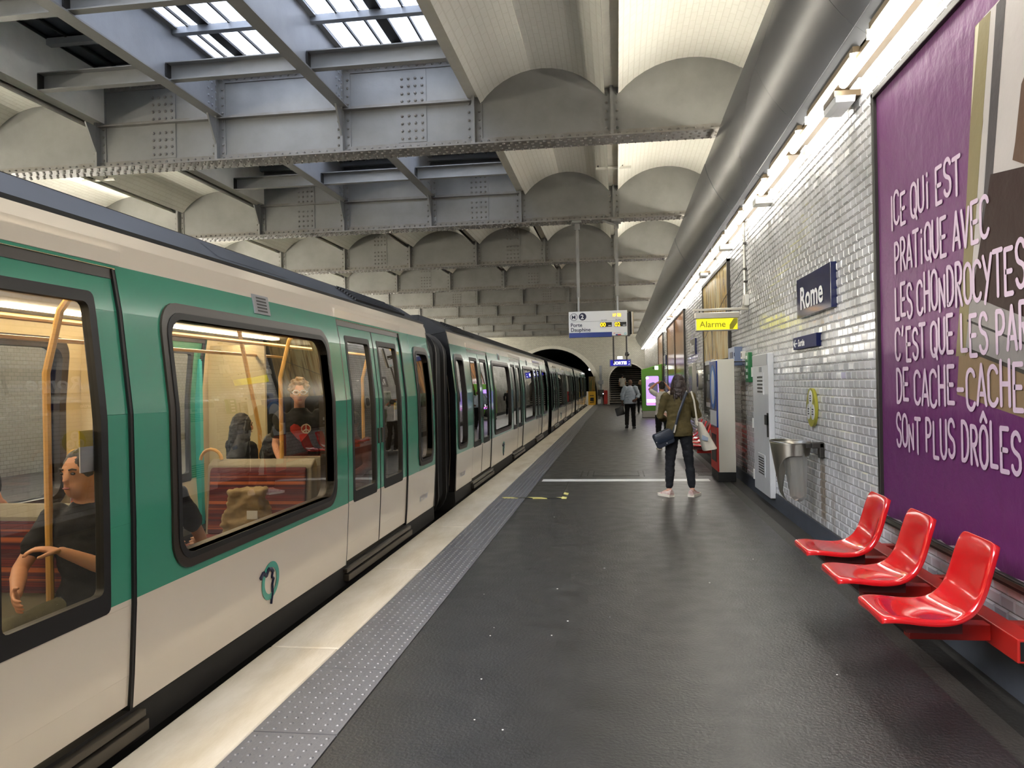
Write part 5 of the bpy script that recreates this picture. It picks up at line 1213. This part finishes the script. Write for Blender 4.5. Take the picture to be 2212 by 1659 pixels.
POSE = dict(pel=(0, 0, .93), wai=(0, .0, 1.06), che=(0, .0, 1.27), nec=(0, -.015, 1.44), head=(0, .02, 1.585),
            shL=(-.175, -.01, 1.385), shR=(.175, -.01, 1.385), elL=(-.235, -.03, 1.12), elR=(.235, -.03, 1.12), wrL=(-.25, .06, .88), wrR=(.25, .06, .88),
            hiL=(-.09, 0, .90), hiR=(.09, 0, .90), knL=(-.10, .02, .49), knR=(.10, .02, .49), anL=(-.105, -.02, .085), anR=(.105, -.02, .085), toL=(-.13, .16, .03), toR=(.13, .16, .03), look=(0, 1, 0), hdL=None, hdR=None)
def hand(m, wr, d, palm, s=1.0, curl=.5):
    """palm plus five fingers; d = pointing direction, palm = palm normal"""
    d = V(d).normalized(); palm = V(palm); palm = (palm - d * palm.dot(d)).normalized(); side = d.cross(palm)
    wr = V(wr); pc = wr + d * .045 * s
    R = Matrix((side, d, palm)).transposed()
    m.ell(pc, (.040 * s, .052 * s, .016 * s), 12, 8, R)
    for i, L in enumerate((.066, .075, .070, .055)):
        b = wr + d * .082 * s + side * (.028 - .019 * i) * s; c1 = curl * .9
        d1 = (d * math.cos(c1 * .5) + palm * math.sin(c1 * .5)); d2 = (d * math.cos(c1 * 1.3) + palm * math.sin(c1 * 1.3)); d3 = (d * math.cos(c1 * 2) + palm * math.sin(c1 * 2))
        p1 = b + d1 * L * .45 * s; p2 = p1 + d2 * L * .32 * s; p3 = p2 + d3 * L * .26 * s
        m.tube([b - d * .02 * s, b, p1, p2, p3], [.0088 * s, .0088 * s, .0083 * s, .0076 * s, .0062 * s], 8, dome=True)
    b = wr + d * .025 * s + side * .03 * s; t1 = (d * .7 + side * .65 + palm * .3).normalized(); p1 = b + t1 * .04 * s; p2 = p1 + (d * .85 + side * .3 + palm * .45 * (.5 + curl)).normalized() * .032 * s
    m.tube([b - t1 * .02 * s, b, p1, p2], [.011 * s, .011 * s, .0098 * s, .0075 * s], 8, dome=True)
def human(label, loc, rz, H=1.7, pose=None, skin='skin', top='tee_black', bottom='jeans', hair='hair_dark', hairstyle='short', shoes='shoe_black', sole='sole', sleeve='short', hem=.86, voxel=.013, woman=False,
          bag=None, hands=True, legs='long', loose=1.0, coat=False, group=None, face=True, feet=True):
    P = {k: v for k, v in POSE.items()}; P.update(pose or {}); k = H / 1.70
    J = {n: (V(v) * k if n not in ('look', 'hdL', 'hdR') else v) for n, v in P.items()}
    t = thing('person', label, 'person', loc, rz, group)
    bw = .93 if woman else 1.0
    lk = V(P['look']).normalized(); hr_ = lk.cross(V((0, 0, 1))).normalized(); hu = hr_.cross(lk); HR = Matrix((hr_, lk, hu)).transposed()
    def hp(x, y, z): return J['head'] + HR @ (V((x, y, z)) * k)
    # ---- body: one continuous skin surface
    m = MB()
    m.ell(hp(0, 0, .012), (.072 * k, .092 * k, .105 * k), 18, 12, HR); m.ell(hp(0, .035, -.055), (.052 * k, .055 * k, .06 * k), 14, 9, HR)
    m.tube([hp(0, .085, .01), hp(0, .103, -.018), hp(0, .10, -.03)], [.010 * k, .014 * k, .012 * k], 8, dome=True)
    for s in (-1, 1): m.ell(hp(s * .074, -.012, -.008), (.010 * k, .022 * k, .032 * k), 8, 6, HR)
    m.ell(hp(0, .074, .028), (.05 * k, .022 * k, .012 * k), 10, 6, HR)
    m.tube([J['che'] + (J['nec'] - J['che']) * .5, J['nec'], J['head'] + V((0, 0, -.04 * k))], [.075 * k, .054 * k * bw, .052 * k * bw], 14)
    ty = (0, 1, 0)
    m.tube([J['pel'] - V((0, 0, .07 * k)), J['pel'], J['wai'], J['che'], (J['nec'] * .6 + J['che'] * .4), J['nec']], [.12 * k, .155 * k, .125 * k * bw, .15 * k * bw, .135 * k * bw, .06 * k], 18, [.09 * k, .10 * k, .085 * k, .10 * k, .085 * k, .05 * k], ref=ty)
    for s in 'LR':
        m.tube([J['sh' + s], J['el' + s]], [.046 * k * bw, .036 * k * bw], 12, dome=True); m.tube([J['el' + s], J['el' + s].lerp(J['wr' + s], .35), J['wr' + s]], [.036 * k * bw, .038 * k * bw, .025 * k * bw], 12, dome=True)
        m.tube([J['hi' + s], J['kn' + s]], [.066 * k, .042 * k], 14, dome=True); m.tube([J['kn' + s], J['kn' + s].lerp(J['an' + s], .3), J['an' + s]], [.042 * k, .043 * k, .032 * k], 14, dome=True)
        if not feet or True: m.tube([J['an' + s], J['to' + s]], [.034 * k, .026 * k], 10, dome=True)
    body = remesh(m, voxel * .8, 3)
    hm = []
    if hands:
        for s in 'LR':
            m2 = MB(); hd = P['hd' + s]; d = V(hd[0]) if hd else (J['wr' + s] - J['el' + s]); pn = V(hd[1]) if hd else V((1 if s == 'L' else -1, 0, 0)); hand(m2, J['wr' + s], d, pn, k * (.92 if woman else 1.0), hd[2] if hd else .45); hm.append(remesh(m2, .0045, 2))
    me = join([body] + hm, 'body'); b_ = link('body', me, skin, t)
    if face:
        for s in (-1, 1):
            MB().ell(hp(s * .031, .083, .012), (.0135 * k, .008 * k, .0075 * k), 10, 6, HR).build('eye', 'eye', t, local=True)
            MB().tube([hp(s * .016, .092, .030), hp(s * .034, .092, .035), hp(s * .05, .08, .030)], .0042 * k, 6).build('eyebrow', hair, t, local=True)
        MB().ell(hp(0, .094, -.058), (.021 * k, .006 * k, .006 * k), 10, 6, HR).build('mouth', 'lip', t, local=True)
    # ---- clothes
    L = loose
    m = MB(); hemz = hem * k; pz = J['pel'].z; dn = J['pel'] + (J['pel'] - J['wai']).normalized() * max(.02, (pz - hemz))
    m.tube([dn, J['pel'], J['wai'], J['che'], (J['nec'] * .55 + J['che'] * .45), J['nec'] + V((0, 0, .01))], [.19 * k * L * bw, .182 * k * L * bw, .155 * k * L * bw, .172 * k * bw * (1 + (L - 1) * .6), .158 * k * bw, .062 * k], 20, [.125 * k * L, .122 * k * L, .105 * k * L, .122 * k, .102 * k, .058 * k], ref=ty)
    if coat: m.tube([J['nec'] - V((0, 0, .03 * k)), J['nec'] + V((0, .01, .035 * k))], [.075 * k, .066 * k], 14)
    for s in 'LR':
        sp_, e_, w_ = J['sh' + s], J['el' + s], J['wr' + s]
        sd = .012 * k if sleeve != 'none' else 0
        if sleeve == 'long': m.tube([sp_, sp_.lerp(e_, .5), e_, e_.lerp(w_, .5), e_.lerp(w_, .93)], [.066 * k * L * bw, .06 * k * L * bw, .053 * k * L * bw, .05 * k * L * bw, .044 * k * L], 14, dome=True)
        elif sleeve == 'rolled': m.tube([sp_, sp_.lerp(e_, .5), e_, e_.lerp(w_, .45)], [.068 * k * L, .064 * k * L, .058 * k * L, .056 * k * L], 14, dome=True)
        else: m.tube([sp_, sp_.lerp(e_, .62)], [.062 * k * L * bw, .060 * k * L * bw], 14, dome=True)
    me = remesh(m, voxel, 3); wrinkle(me, .012 * k, 7.5, 3); tp = link('jacket' if coat else 'shirt', me, top, t)
    m = MB()
    m.tube([J['pel'] - V((0, 0, .09 * k)), J['pel'], J['pel'].lerp(J['wai'], .5)], [.13 * k, .168 * k, .15 * k], 18, [.10 * k, .112 * k, .10 * k], ref=ty)
    for s in 'LR':
        h_, n_, a_ = J['hi' + s], J['kn' + s], J['an' + s]; ae = n_.lerp(a_, .82 if legs == 'ankle' else .97)
        m.tube([h_ + V((0, 0, .01)), h_.lerp(n_, .4), n_, n_.lerp(ae, .35), ae], [.092 * k, .082 * k * (1 + (L - 1) * .5), .063 * k * L, .061 * k * L, (.047 if legs == 'ankle' else .055) * k * L], 14, dome=True)
    me = remesh(m, voxel, 3); wrinkle(me, .008 * k, 10, 5); link('trousers', me, bottom, t)
    if feet:
        for s in 'LR':
            a_, o_ = J['an' + s], J['to' + s]; d = (o_ - a_); d.z = 0; d.normalize(); sd = V((-d.y, d.x, 0))
            hl = a_ - d * .05 * k; m = MB(); zb = min(a_.z - .085 * k, o_.z - .03 * k)
            pr = [(-.055, .040, .07, .10), (-.03, .042, .075, .105), (.04, .043, .06, .10), (.10, .047, .05, .07), (.16, .046, .045, .052), (.20, .036, .035, .04), (.215, .018, .02, .025)]
            tilt = (o_.z - .03 * k) - (a_.z - .085 * k)
            def sh_(x, zf): return a_ + d * x * k + V((0, 0, -a_.z + (a_.z - .085 * k) + tilt * max(0, min(1, (x + .05) / .23)))) 
            rings = []
            for x, hw, _, top_ in pr:
                c = sh_(x, 0); rings.append([c + sd * hw * k * math.cos(a) * 1.0 + V((0, 0, (.028 + (top_ - .028) * max(0, math.sin(a)) if math.sin(a) > 0 else .028 + .008 * math.sin(a)) * k)) for a in [2 * PI * j / 16 for j in range(16)]])
            m.loft(rings); so = m.build('shoe', shoes, t, local=True, angle=60)
            m = MB(); m.loft([[sh_(x, 0) + sd * (hw + .007) * k * c_ + V((0, 0, z * k)) for c_, z in ((-1, 0), (1, 0), (1, .036), (-1, .036))] for x, hw, *_ in pr]); m.build('sole', sole, so, local=True, angle=60)
    # ---- hair
    if hairstyle != 'bald':
        m = MB(); m.ell(hp(0, -.016, .032), (.083 * k, .098 * k, .100 * k), 18, 12, HR)
        if hairstyle == 'short': m.ell(hp(0, -.05, -.01), (.076 * k, .062 * k, .075 * k), 14, 9, HR)
        if hairstyle == 'curly':
            for i in range(46):
                a, b2 = random.uniform(0, 2 * PI), random.uniform(.1, 1.75); p = V((.086 * math.sin(b2) * math.cos(a), -.018 + .098 * math.sin(b2) * math.sin(a), .035 + .102 * math.cos(b2)))
                if p.y > .055 and p.z < .09: continue
                m.ell(hp(*p), (.021 * k, .021 * k, .021 * k), 8, 6)
        if hairstyle in ('long', 'bob'):
            zl = -.265 if hairstyle == 'long' else -.13
            for i in range(17):
                a = PI + PI * (i - 8) / 8 * .78 - PI / 2 * 0; x, y = .074 * math.sin(a - PI) , -.012 - .085 * math.cos(a - PI)
                ln = zl * (1 - .25 * random.random()); w_ = 1 + .22 * random.random()
                m.tube([hp(x * .8, y * .8, .06), hp(x * 1.06, y * 1.06, -.02), hp(x * 1.12 * w_, y * 1.1, ln * .6), hp(x * 1.2 * w_, y * 1.12 - .012, ln)], [.024 * k, .026 * k, .025 * k, .010 * k], 8, dome=True)
        if hairstyle == 'bun': m.ell(hp(0, -.06, .11), (.04 * k, .04 * k, .035 * k)); m.ell(hp(0, -.045, -.0), (.078 * k, .065 * k, .07 * k), 14, 9, HR)
        me = remesh(m, voxel * .62, 2); wrinkle(me, .006 * k, 26 if hairstyle != 'long' else 18, 9); link('hair', me, hair, t)
    return t, J, hp
def strap_mesh(pts, wd, th, name, mat, par):
    m = MB(); pts = [V(p) for p in pts]
    m.tube(pts, wd / 2, 8, th / 2, ref=(0, 1, 0)); return m.build(name, mat, par, local=True)

# woman with the tote bag
wp = dict(elL=(-.255, .02, 1.115), wrL=(-.19, .20, 1.08), elR=(.265, .02, 1.12), wrR=(.19, .21, 1.15), hiL=(-.085, 0, .90), hiR=(.085, 0, .90), knL=(-.125, .02, .49), knR=(.135, .03, .49), anL=(-.15, -.02, .085), anR=(.165, -.02, .085), toL=(-.235, .10, .03), toR=(.235, .10, .03),
          head=(.01, .035, 1.575), look=(.12, 1, -.12), hdL=((.25, .9, .25), (0, 0, 1), .9), hdR=((-.3, .9, .2), (0, 0, 1), .9))
t, J, hp = human('woman seen from behind in olive jacket and black jeans, canvas tote on shoulder', (.84, 10.86, 0), 0.03, 1.705, wp, 'skin_pale', 'jacket', 'jeans', 'hair_brown', 'long', 'shoe_pink', 'sole', 'long', .84, .011, True, coat=True, legs='ankle', loose=1.12)
MB().box(-.0375, .0375, .30, .31, 1.12, 1.26).build('phone', 'black_gloss', t, local=True, smooth=False, bevel=.004)
# tote (hangs from her shoulder) and crossbody bag
def put(o, base): o.location = base.location; o.rotation_euler = base.rotation_euler; LOC[o.name] = tuple(o.location)
tb = thing('tote_bag', 'off-white canvas tote bag hanging by long straps from the shoulder of the woman in olive', 'bag'); put(tb, t)
m = MB(); n_ = 9; rr = []
for i in range(n_):
    q = i / (n_ - 1); z = 1.03 - .37 * q; xc = .275 + .135 * q; hw = .035 + .065 * q - (.0 if i < n_ - 1 else .01); dp = .165 - .02 * (1 - q)
    rr.append([(xc + hw * math.copysign(abs(math.cos(a)) ** .6, math.cos(a)), -.03 + dp * math.copysign(abs(math.sin(a)) ** .6, math.sin(a)) + .004 * math.sin(9 * a + 5 * q), z + (.02 * math.cos(a) if i == n_ - 1 else 0)) for a in [2 * PI * j / 28 for j in range(28)]])
m.loft(rr); m.build('sack', 'canvas', tb, local=True, angle=60)
for y in (-.10, .06): strap_mesh([(.245, y, .99), (.222, y * .95, 1.18), (.20, y * .8 - .03, 1.34), (.172, y * .55 - .015, 1.452), (.185, y * .1, 1.458)], .024, .008, 'strap', 'canvas', tb)
m = MB(); m.add([(.28, -.205, .80), (.36, -.212, .78), (.37, -.212, .83), (.29, -.205, .87)], [(0, 1, 2, 3)]); m.build('print', pbr('bag_print', '#8a94a3', .8), tb, recalc=False, local=True)
cb_ = thing('shoulder_bag', 'small navy leather crossbody bag at the hip of the woman in olive', 'bag'); put(cb_, t)
m = MB(); cxb, czb = -.235, .86; R_ = Matrix.Rotation(-.42, 3, 'Y')
def slab3(c, hx, hy, hz, R, m):
    c = V(c); rr = []
    for yy, f in ((-hy, .93), (-hy * .7, 1), (hy * .7, 1), (hy, .93)): rr.append([c + R @ V((a * f, yy, b * f)) for a, b in rrect(-hx, hx, -hz, hz, .035, 4)])
    m.loft(rr)
slab3((cxb + .01, -.12, czb - .04), .13, .055, .105, R_, m); m.build('pouch', 'navy_leather', cb_, local=True, angle=50)
m = MB(); slab3((cxb + .015, -.18, czb - .01), .128, .01, .072, R_, m); m.build('flap', 'navy_leather', cb_, local=True, angle=50)
MB().ell((cxb - .09, -.20, czb - .09), (.008, .006, .008), 8, 6).build('stud', 'chrome', cb_, local=True); MB().ell((cxb + .05, -.20, czb - .10), (.008, .006, .008), 8, 6).build('stud', 'chrome', cb_, local=True)
strap_mesh([(-.10, -.16, .90), (-.055, -.168, 1.02), (-.01, -.17, 1.18), (.06, -.155, 1.36), (.10, -.10, 1.452), (.11, -.02, 1.475), (.10, .08, 1.43)], .034, .01, 'strap', 'navy_leather', cb_)
m = MB(); m.tube([(-.085, -.172, .90), (-.07, -.176, .95), (-.06, -.178, 1.01)], .011, 6); m.build('chain', 'canvas', cb_, local=True)

# man walking away in the pale blue shirt
mp_ = dict(head=(.01, .10, 1.555), nec=(0, .05, 1.44), che=(0, .015, 1.27), look=(.1, 1, -.55), elL=(-.275, -.02, 1.13), wrL=(-.27, .03, .89), elR=(.30, -.04, 1.14), wrR=(.20, -.17, .99), hdR=((-.75, -.05, -.35), (0, 1, 0), .4), hdL=((0, .2, -1), (1, 0, 0), 1.3),
           knL=(-.115, -.02, .50), knR=(.10, .10, .50), anL=(-.13, -.30, .16), anR=(.11, .08, .085), toL=(-.14, -.17, .04), toR=(.135, .26, .03))
t, J, hp = human('bald man walking away in loose pale blue shirt, dark bag in hand', (.44, 26.9, 0), 0.0, 1.74, mp_, 'skin_dark', 'shirt_blue', 'trousers_black', 'hair_dark', 'bald', 'shoe_black', 'black', 'rolled', .84, .015, loose=1.22)
hb = thing('hand_bag', 'soft black bag carried low in the hand of the man in pale blue', 'bag'); put(hb, t)
m = MB(); slab3((-.36, .03, .60), .15, .05, .14, Matrix.Rotation(-.25, 3, 'Y'), m); m.build('pouch', 'black', hb, local=True, angle=50)
strap_mesh([(-.38, .03, .73), (-.30, .04, .80), (-.25, .04, .74)], .02, .012, 'strap', 'black', hb)
# girl with raised arms behind the woman
gp = dict(head=(0, .02, 1.56), elL=(-.30, .06, 1.50), wrL=(-.10, .12, 1.66), elR=(.27, .1, 1.42), wrR=(.12, .14, 1.62), hdL=((.9, .1, .15), (0, -1, -.3), .5), hdR=((-.9, .1, .15), (0, -1, -.3), .5), anL=(-.08, -.02, .085), anR=(.14, -.02, .085), toL=(-.10, .16, .03), toR=(.17, .15, .03))
human('girl in white T-shirt, arm raised to her head, mostly hidden by the woman in olive', (1.05, 18.4, 0), .1, 1.62, gp, 'skin', 'tee_white', 'trousers_black', 'hair_dark', 'bun', 'shoe_black', 'sole', 'short', .86, .014, True, loose=1.12)
human('person in a white T-shirt climbing the exit stairs', (.40, Y1 + 1.33, .495), 0, 1.72, dict(knR=(.1, .22, .62), anR=(.1, .12, .25), toR=(.11, .28, .20)), 'skin', 'tee_white', 'trousers_black', 'hair_dark', 'bun', 'shoe_black', 'black', 'short', .8, .02, False, loose=1.15, hands=False)
human('fair-haired person in dark clothes walking beyond the green totem', (1.17, 39.6, 0), 0, 1.70, dict(anL=(-.11, -.25, .12), toL=(-.12, -.11, .04), knL=(-.1, -.02, .5)), 'skin_pale', 'tee_black', 'trousers_black', 'hair_blond', 'bob', 'shoe_black', 'sole', 'long', .86, .02, True, hands=False)

# ---- passengers
SEATP = dict(pel=(0, 0, .52), wai=(0, -.02, .66), che=(0, .0, .87), nec=(0, .0, 1.04), head=(0, .03, 1.185), shL=(-.175, 0, .985), shR=(.175, 0, .985), elL=(-.22, .06, .74), elR=(.22, .06, .74), wrL=(-.12, .27, .64), wrR=(.12, .27, .64),
             hiL=(-.09, .04, .50), hiR=(.09, .04, .50), knL=(-.11, .46, .50), knR=(.11, .46, .50), anL=(-.11, .44, .085), anR=(.11, .44, .085), toL=(-.12, .60, .03), toR=(.12, .60, .03))
def seated(label, loc, rz, pose=None, **kw):
    p = dict(SEATP); p.update(pose or {}); kw.setdefault('hem', .5); kw.setdefault('voxel', .015); return human(label, loc, rz, pose=p, **kw)
t, J, hp = human('standing passenger in white glasses, black T-shirt with red heart and peace sign', (-2.78, 6.42, .05), PI + .45, 1.62, dict(elR=(.22, .02, 1.12), wrR=(.18, .2, .98), elL=(-.25, .0, 1.12), wrL=(-.22, .16, .92)), 'skin', 'tee_black', 'jeans', 'hair_blond', 'curly', 'shoe_black', 'sole', 'short', .84, .012, True)
m = MB()
for s in (-1, 1): m.tube([hp(s * .033 + .027 * math.cos(a), .098, .012 + .019 * math.sin(a)) for a in [2 * PI * i / 14 for i in range(15)]], .0035, 6)
m.tube([hp(-.008, .101, .014), hp(.008, .101, .014)], .0035, 6)
for s in (-1, 1): m.tube([hp(s * .06, .094, .016), hp(s * .078, .0, .014)], .003, 6)
m.build('glasses', 'sign_white', t, local=True)
def chest(a, b_, d=.0): return (a, .135 - .6 * a * a + d, 1.19 + b_)
hpt = [(0, -.10), (-.05, -.045), (-.085, .0), (-.085, .035), (-.055, .06), (-.02, .05), (0, .03), (.02, .05), (.055, .06), (.085, .035), (.085, 0), (.05, -.045)]
MB().prism([(a, b_) for a, b_ in hpt], chest, -.02).build('heart_print', pbr('heart_red', '#a32a22', .8), t, local=True, smooth=False)
m = MB(); m.ring(circ(-.046, .015, .042, 20), circ(-.046, .015, .034, 20), lambda a, b_, d: chest(a, b_, .004 + d), .003)
for a in (PI / 2, -PI / 2, -PI / 2 - .8, -PI / 2 + .8): m.tube([chest(-.046, .015, .006), chest(-.046 + .037 * math.cos(a), .015 + .037 * math.sin(a), .006)], .004, 6)
m.build('peace_print', 'canvas', t, local=True)
seated('passenger in a dark beanie with long dark hair, seated across the aisle', (-3.85, 7.4, .05), -.5, dict(look=(.5, 1, -.1)), skin='skin', top='tee_black', bottom='jeans', hair='hair_dark', hairstyle='long', woman=True)
seated('smiling passenger with fair hair in a pale top, seated facing the beanie wearer', (-4.15, 8.35, .05), PI, None, skin='skin_pale', top='tee_white', bottom='jeans', hair='hair_brown', hairstyle='long', woman=True)
seated('dark-haired passenger seen from behind, seated low in front of the standing one', (-3.2, 6.75, -.12), .1, None, skin='skin', top='tee_black', bottom='jeans', hair='hair_dark', hairstyle='bob', woman=True)
seated('passenger leaning forward in a dark T-shirt, bare forearm on the knee by the large window', (-2.72, 4.02, .05), .12, dict(che=(0, .10, .84), nec=(0, .17, .99), head=(0, .24, 1.11), look=(0, 1, -.5), shL=(-.175, .13, .94), shR=(.175, .13, .94), elR=(.23, .30, .66), wrR=(.12, .50, .60), elL=(-.23, .28, .66), wrL=(-.1, .48, .60)), skin='skin_pale', top='tee_black', bottom='mustard', hair='hair_dark', hairstyle='short')
seated('passenger in grey trousers sitting just inside the nearest door', (-2.60, 3.44, .02), PI - .1, dict(elL=(-.24, .10, .74), wrL=(-.10, .26, .86), hdL=((.6, .5, .2), (0, 0, -1), .6), elR=(.24, .16, .74), wrR=(.05, .36, .68)), skin='skin', top='tee_black', bottom='trousers_grey', hair='hair_dark', hairstyle='short')
seated('dark-haired passenger seated far across the aisle behind the first door', (-4.05, 4.2, .20), 0, None, skin='skin', top='tee_black', bottom='jeans', hair='hair_dark', hairstyle='short')
seated('passenger in rust coloured clothes seated beside the second door', (-2.72, 7.62, .05), PI - .3, None, skin='skin_dark', top='rust', bottom='rust', hair='hair_dark', hairstyle='short', sleeve='long')
human('passenger standing in dark clothes in the middle of the second doorway', (-3.35, 8.6, .05), 1.2, 1.68, None, 'skin', 'tee_black', 'trousers_black', 'hair_dark', 'short', voxel=.016, sleeve='long')
kb = thing('paper_bag', 'crumpled brown paper bag on the striped seat by the large window', 'bag', (-2.75, 5.36, .47))
m = MB(); m.loft([[(-2.75 + .15 * w_ * a + .03 * (z - .5), 5.36 + .09 * w_ * b_, z) for a, b_ in ((-1, -1), (-.3, -1.08), (.4, -.95), (1, -1), (1.04, .2), (1, 1), (-.2, .93), (-1, 1))] for z, w_ in ((.475, .96), (.6, 1.06), (.72, .96), (.78, .80), (.86, .86))], cap=True)
me = remesh(m, .012, 2); wrinkle(me, .03, 9, 2)
for v in me.vertices: v.co -= Vector(LOC[kb.name])
link('sack', me, 'kraft', kb)
MB().box(-2.69, -2.61, 5.245, 5.255, .66, .72).build('print', 'sign_white', kb, smooth=False)
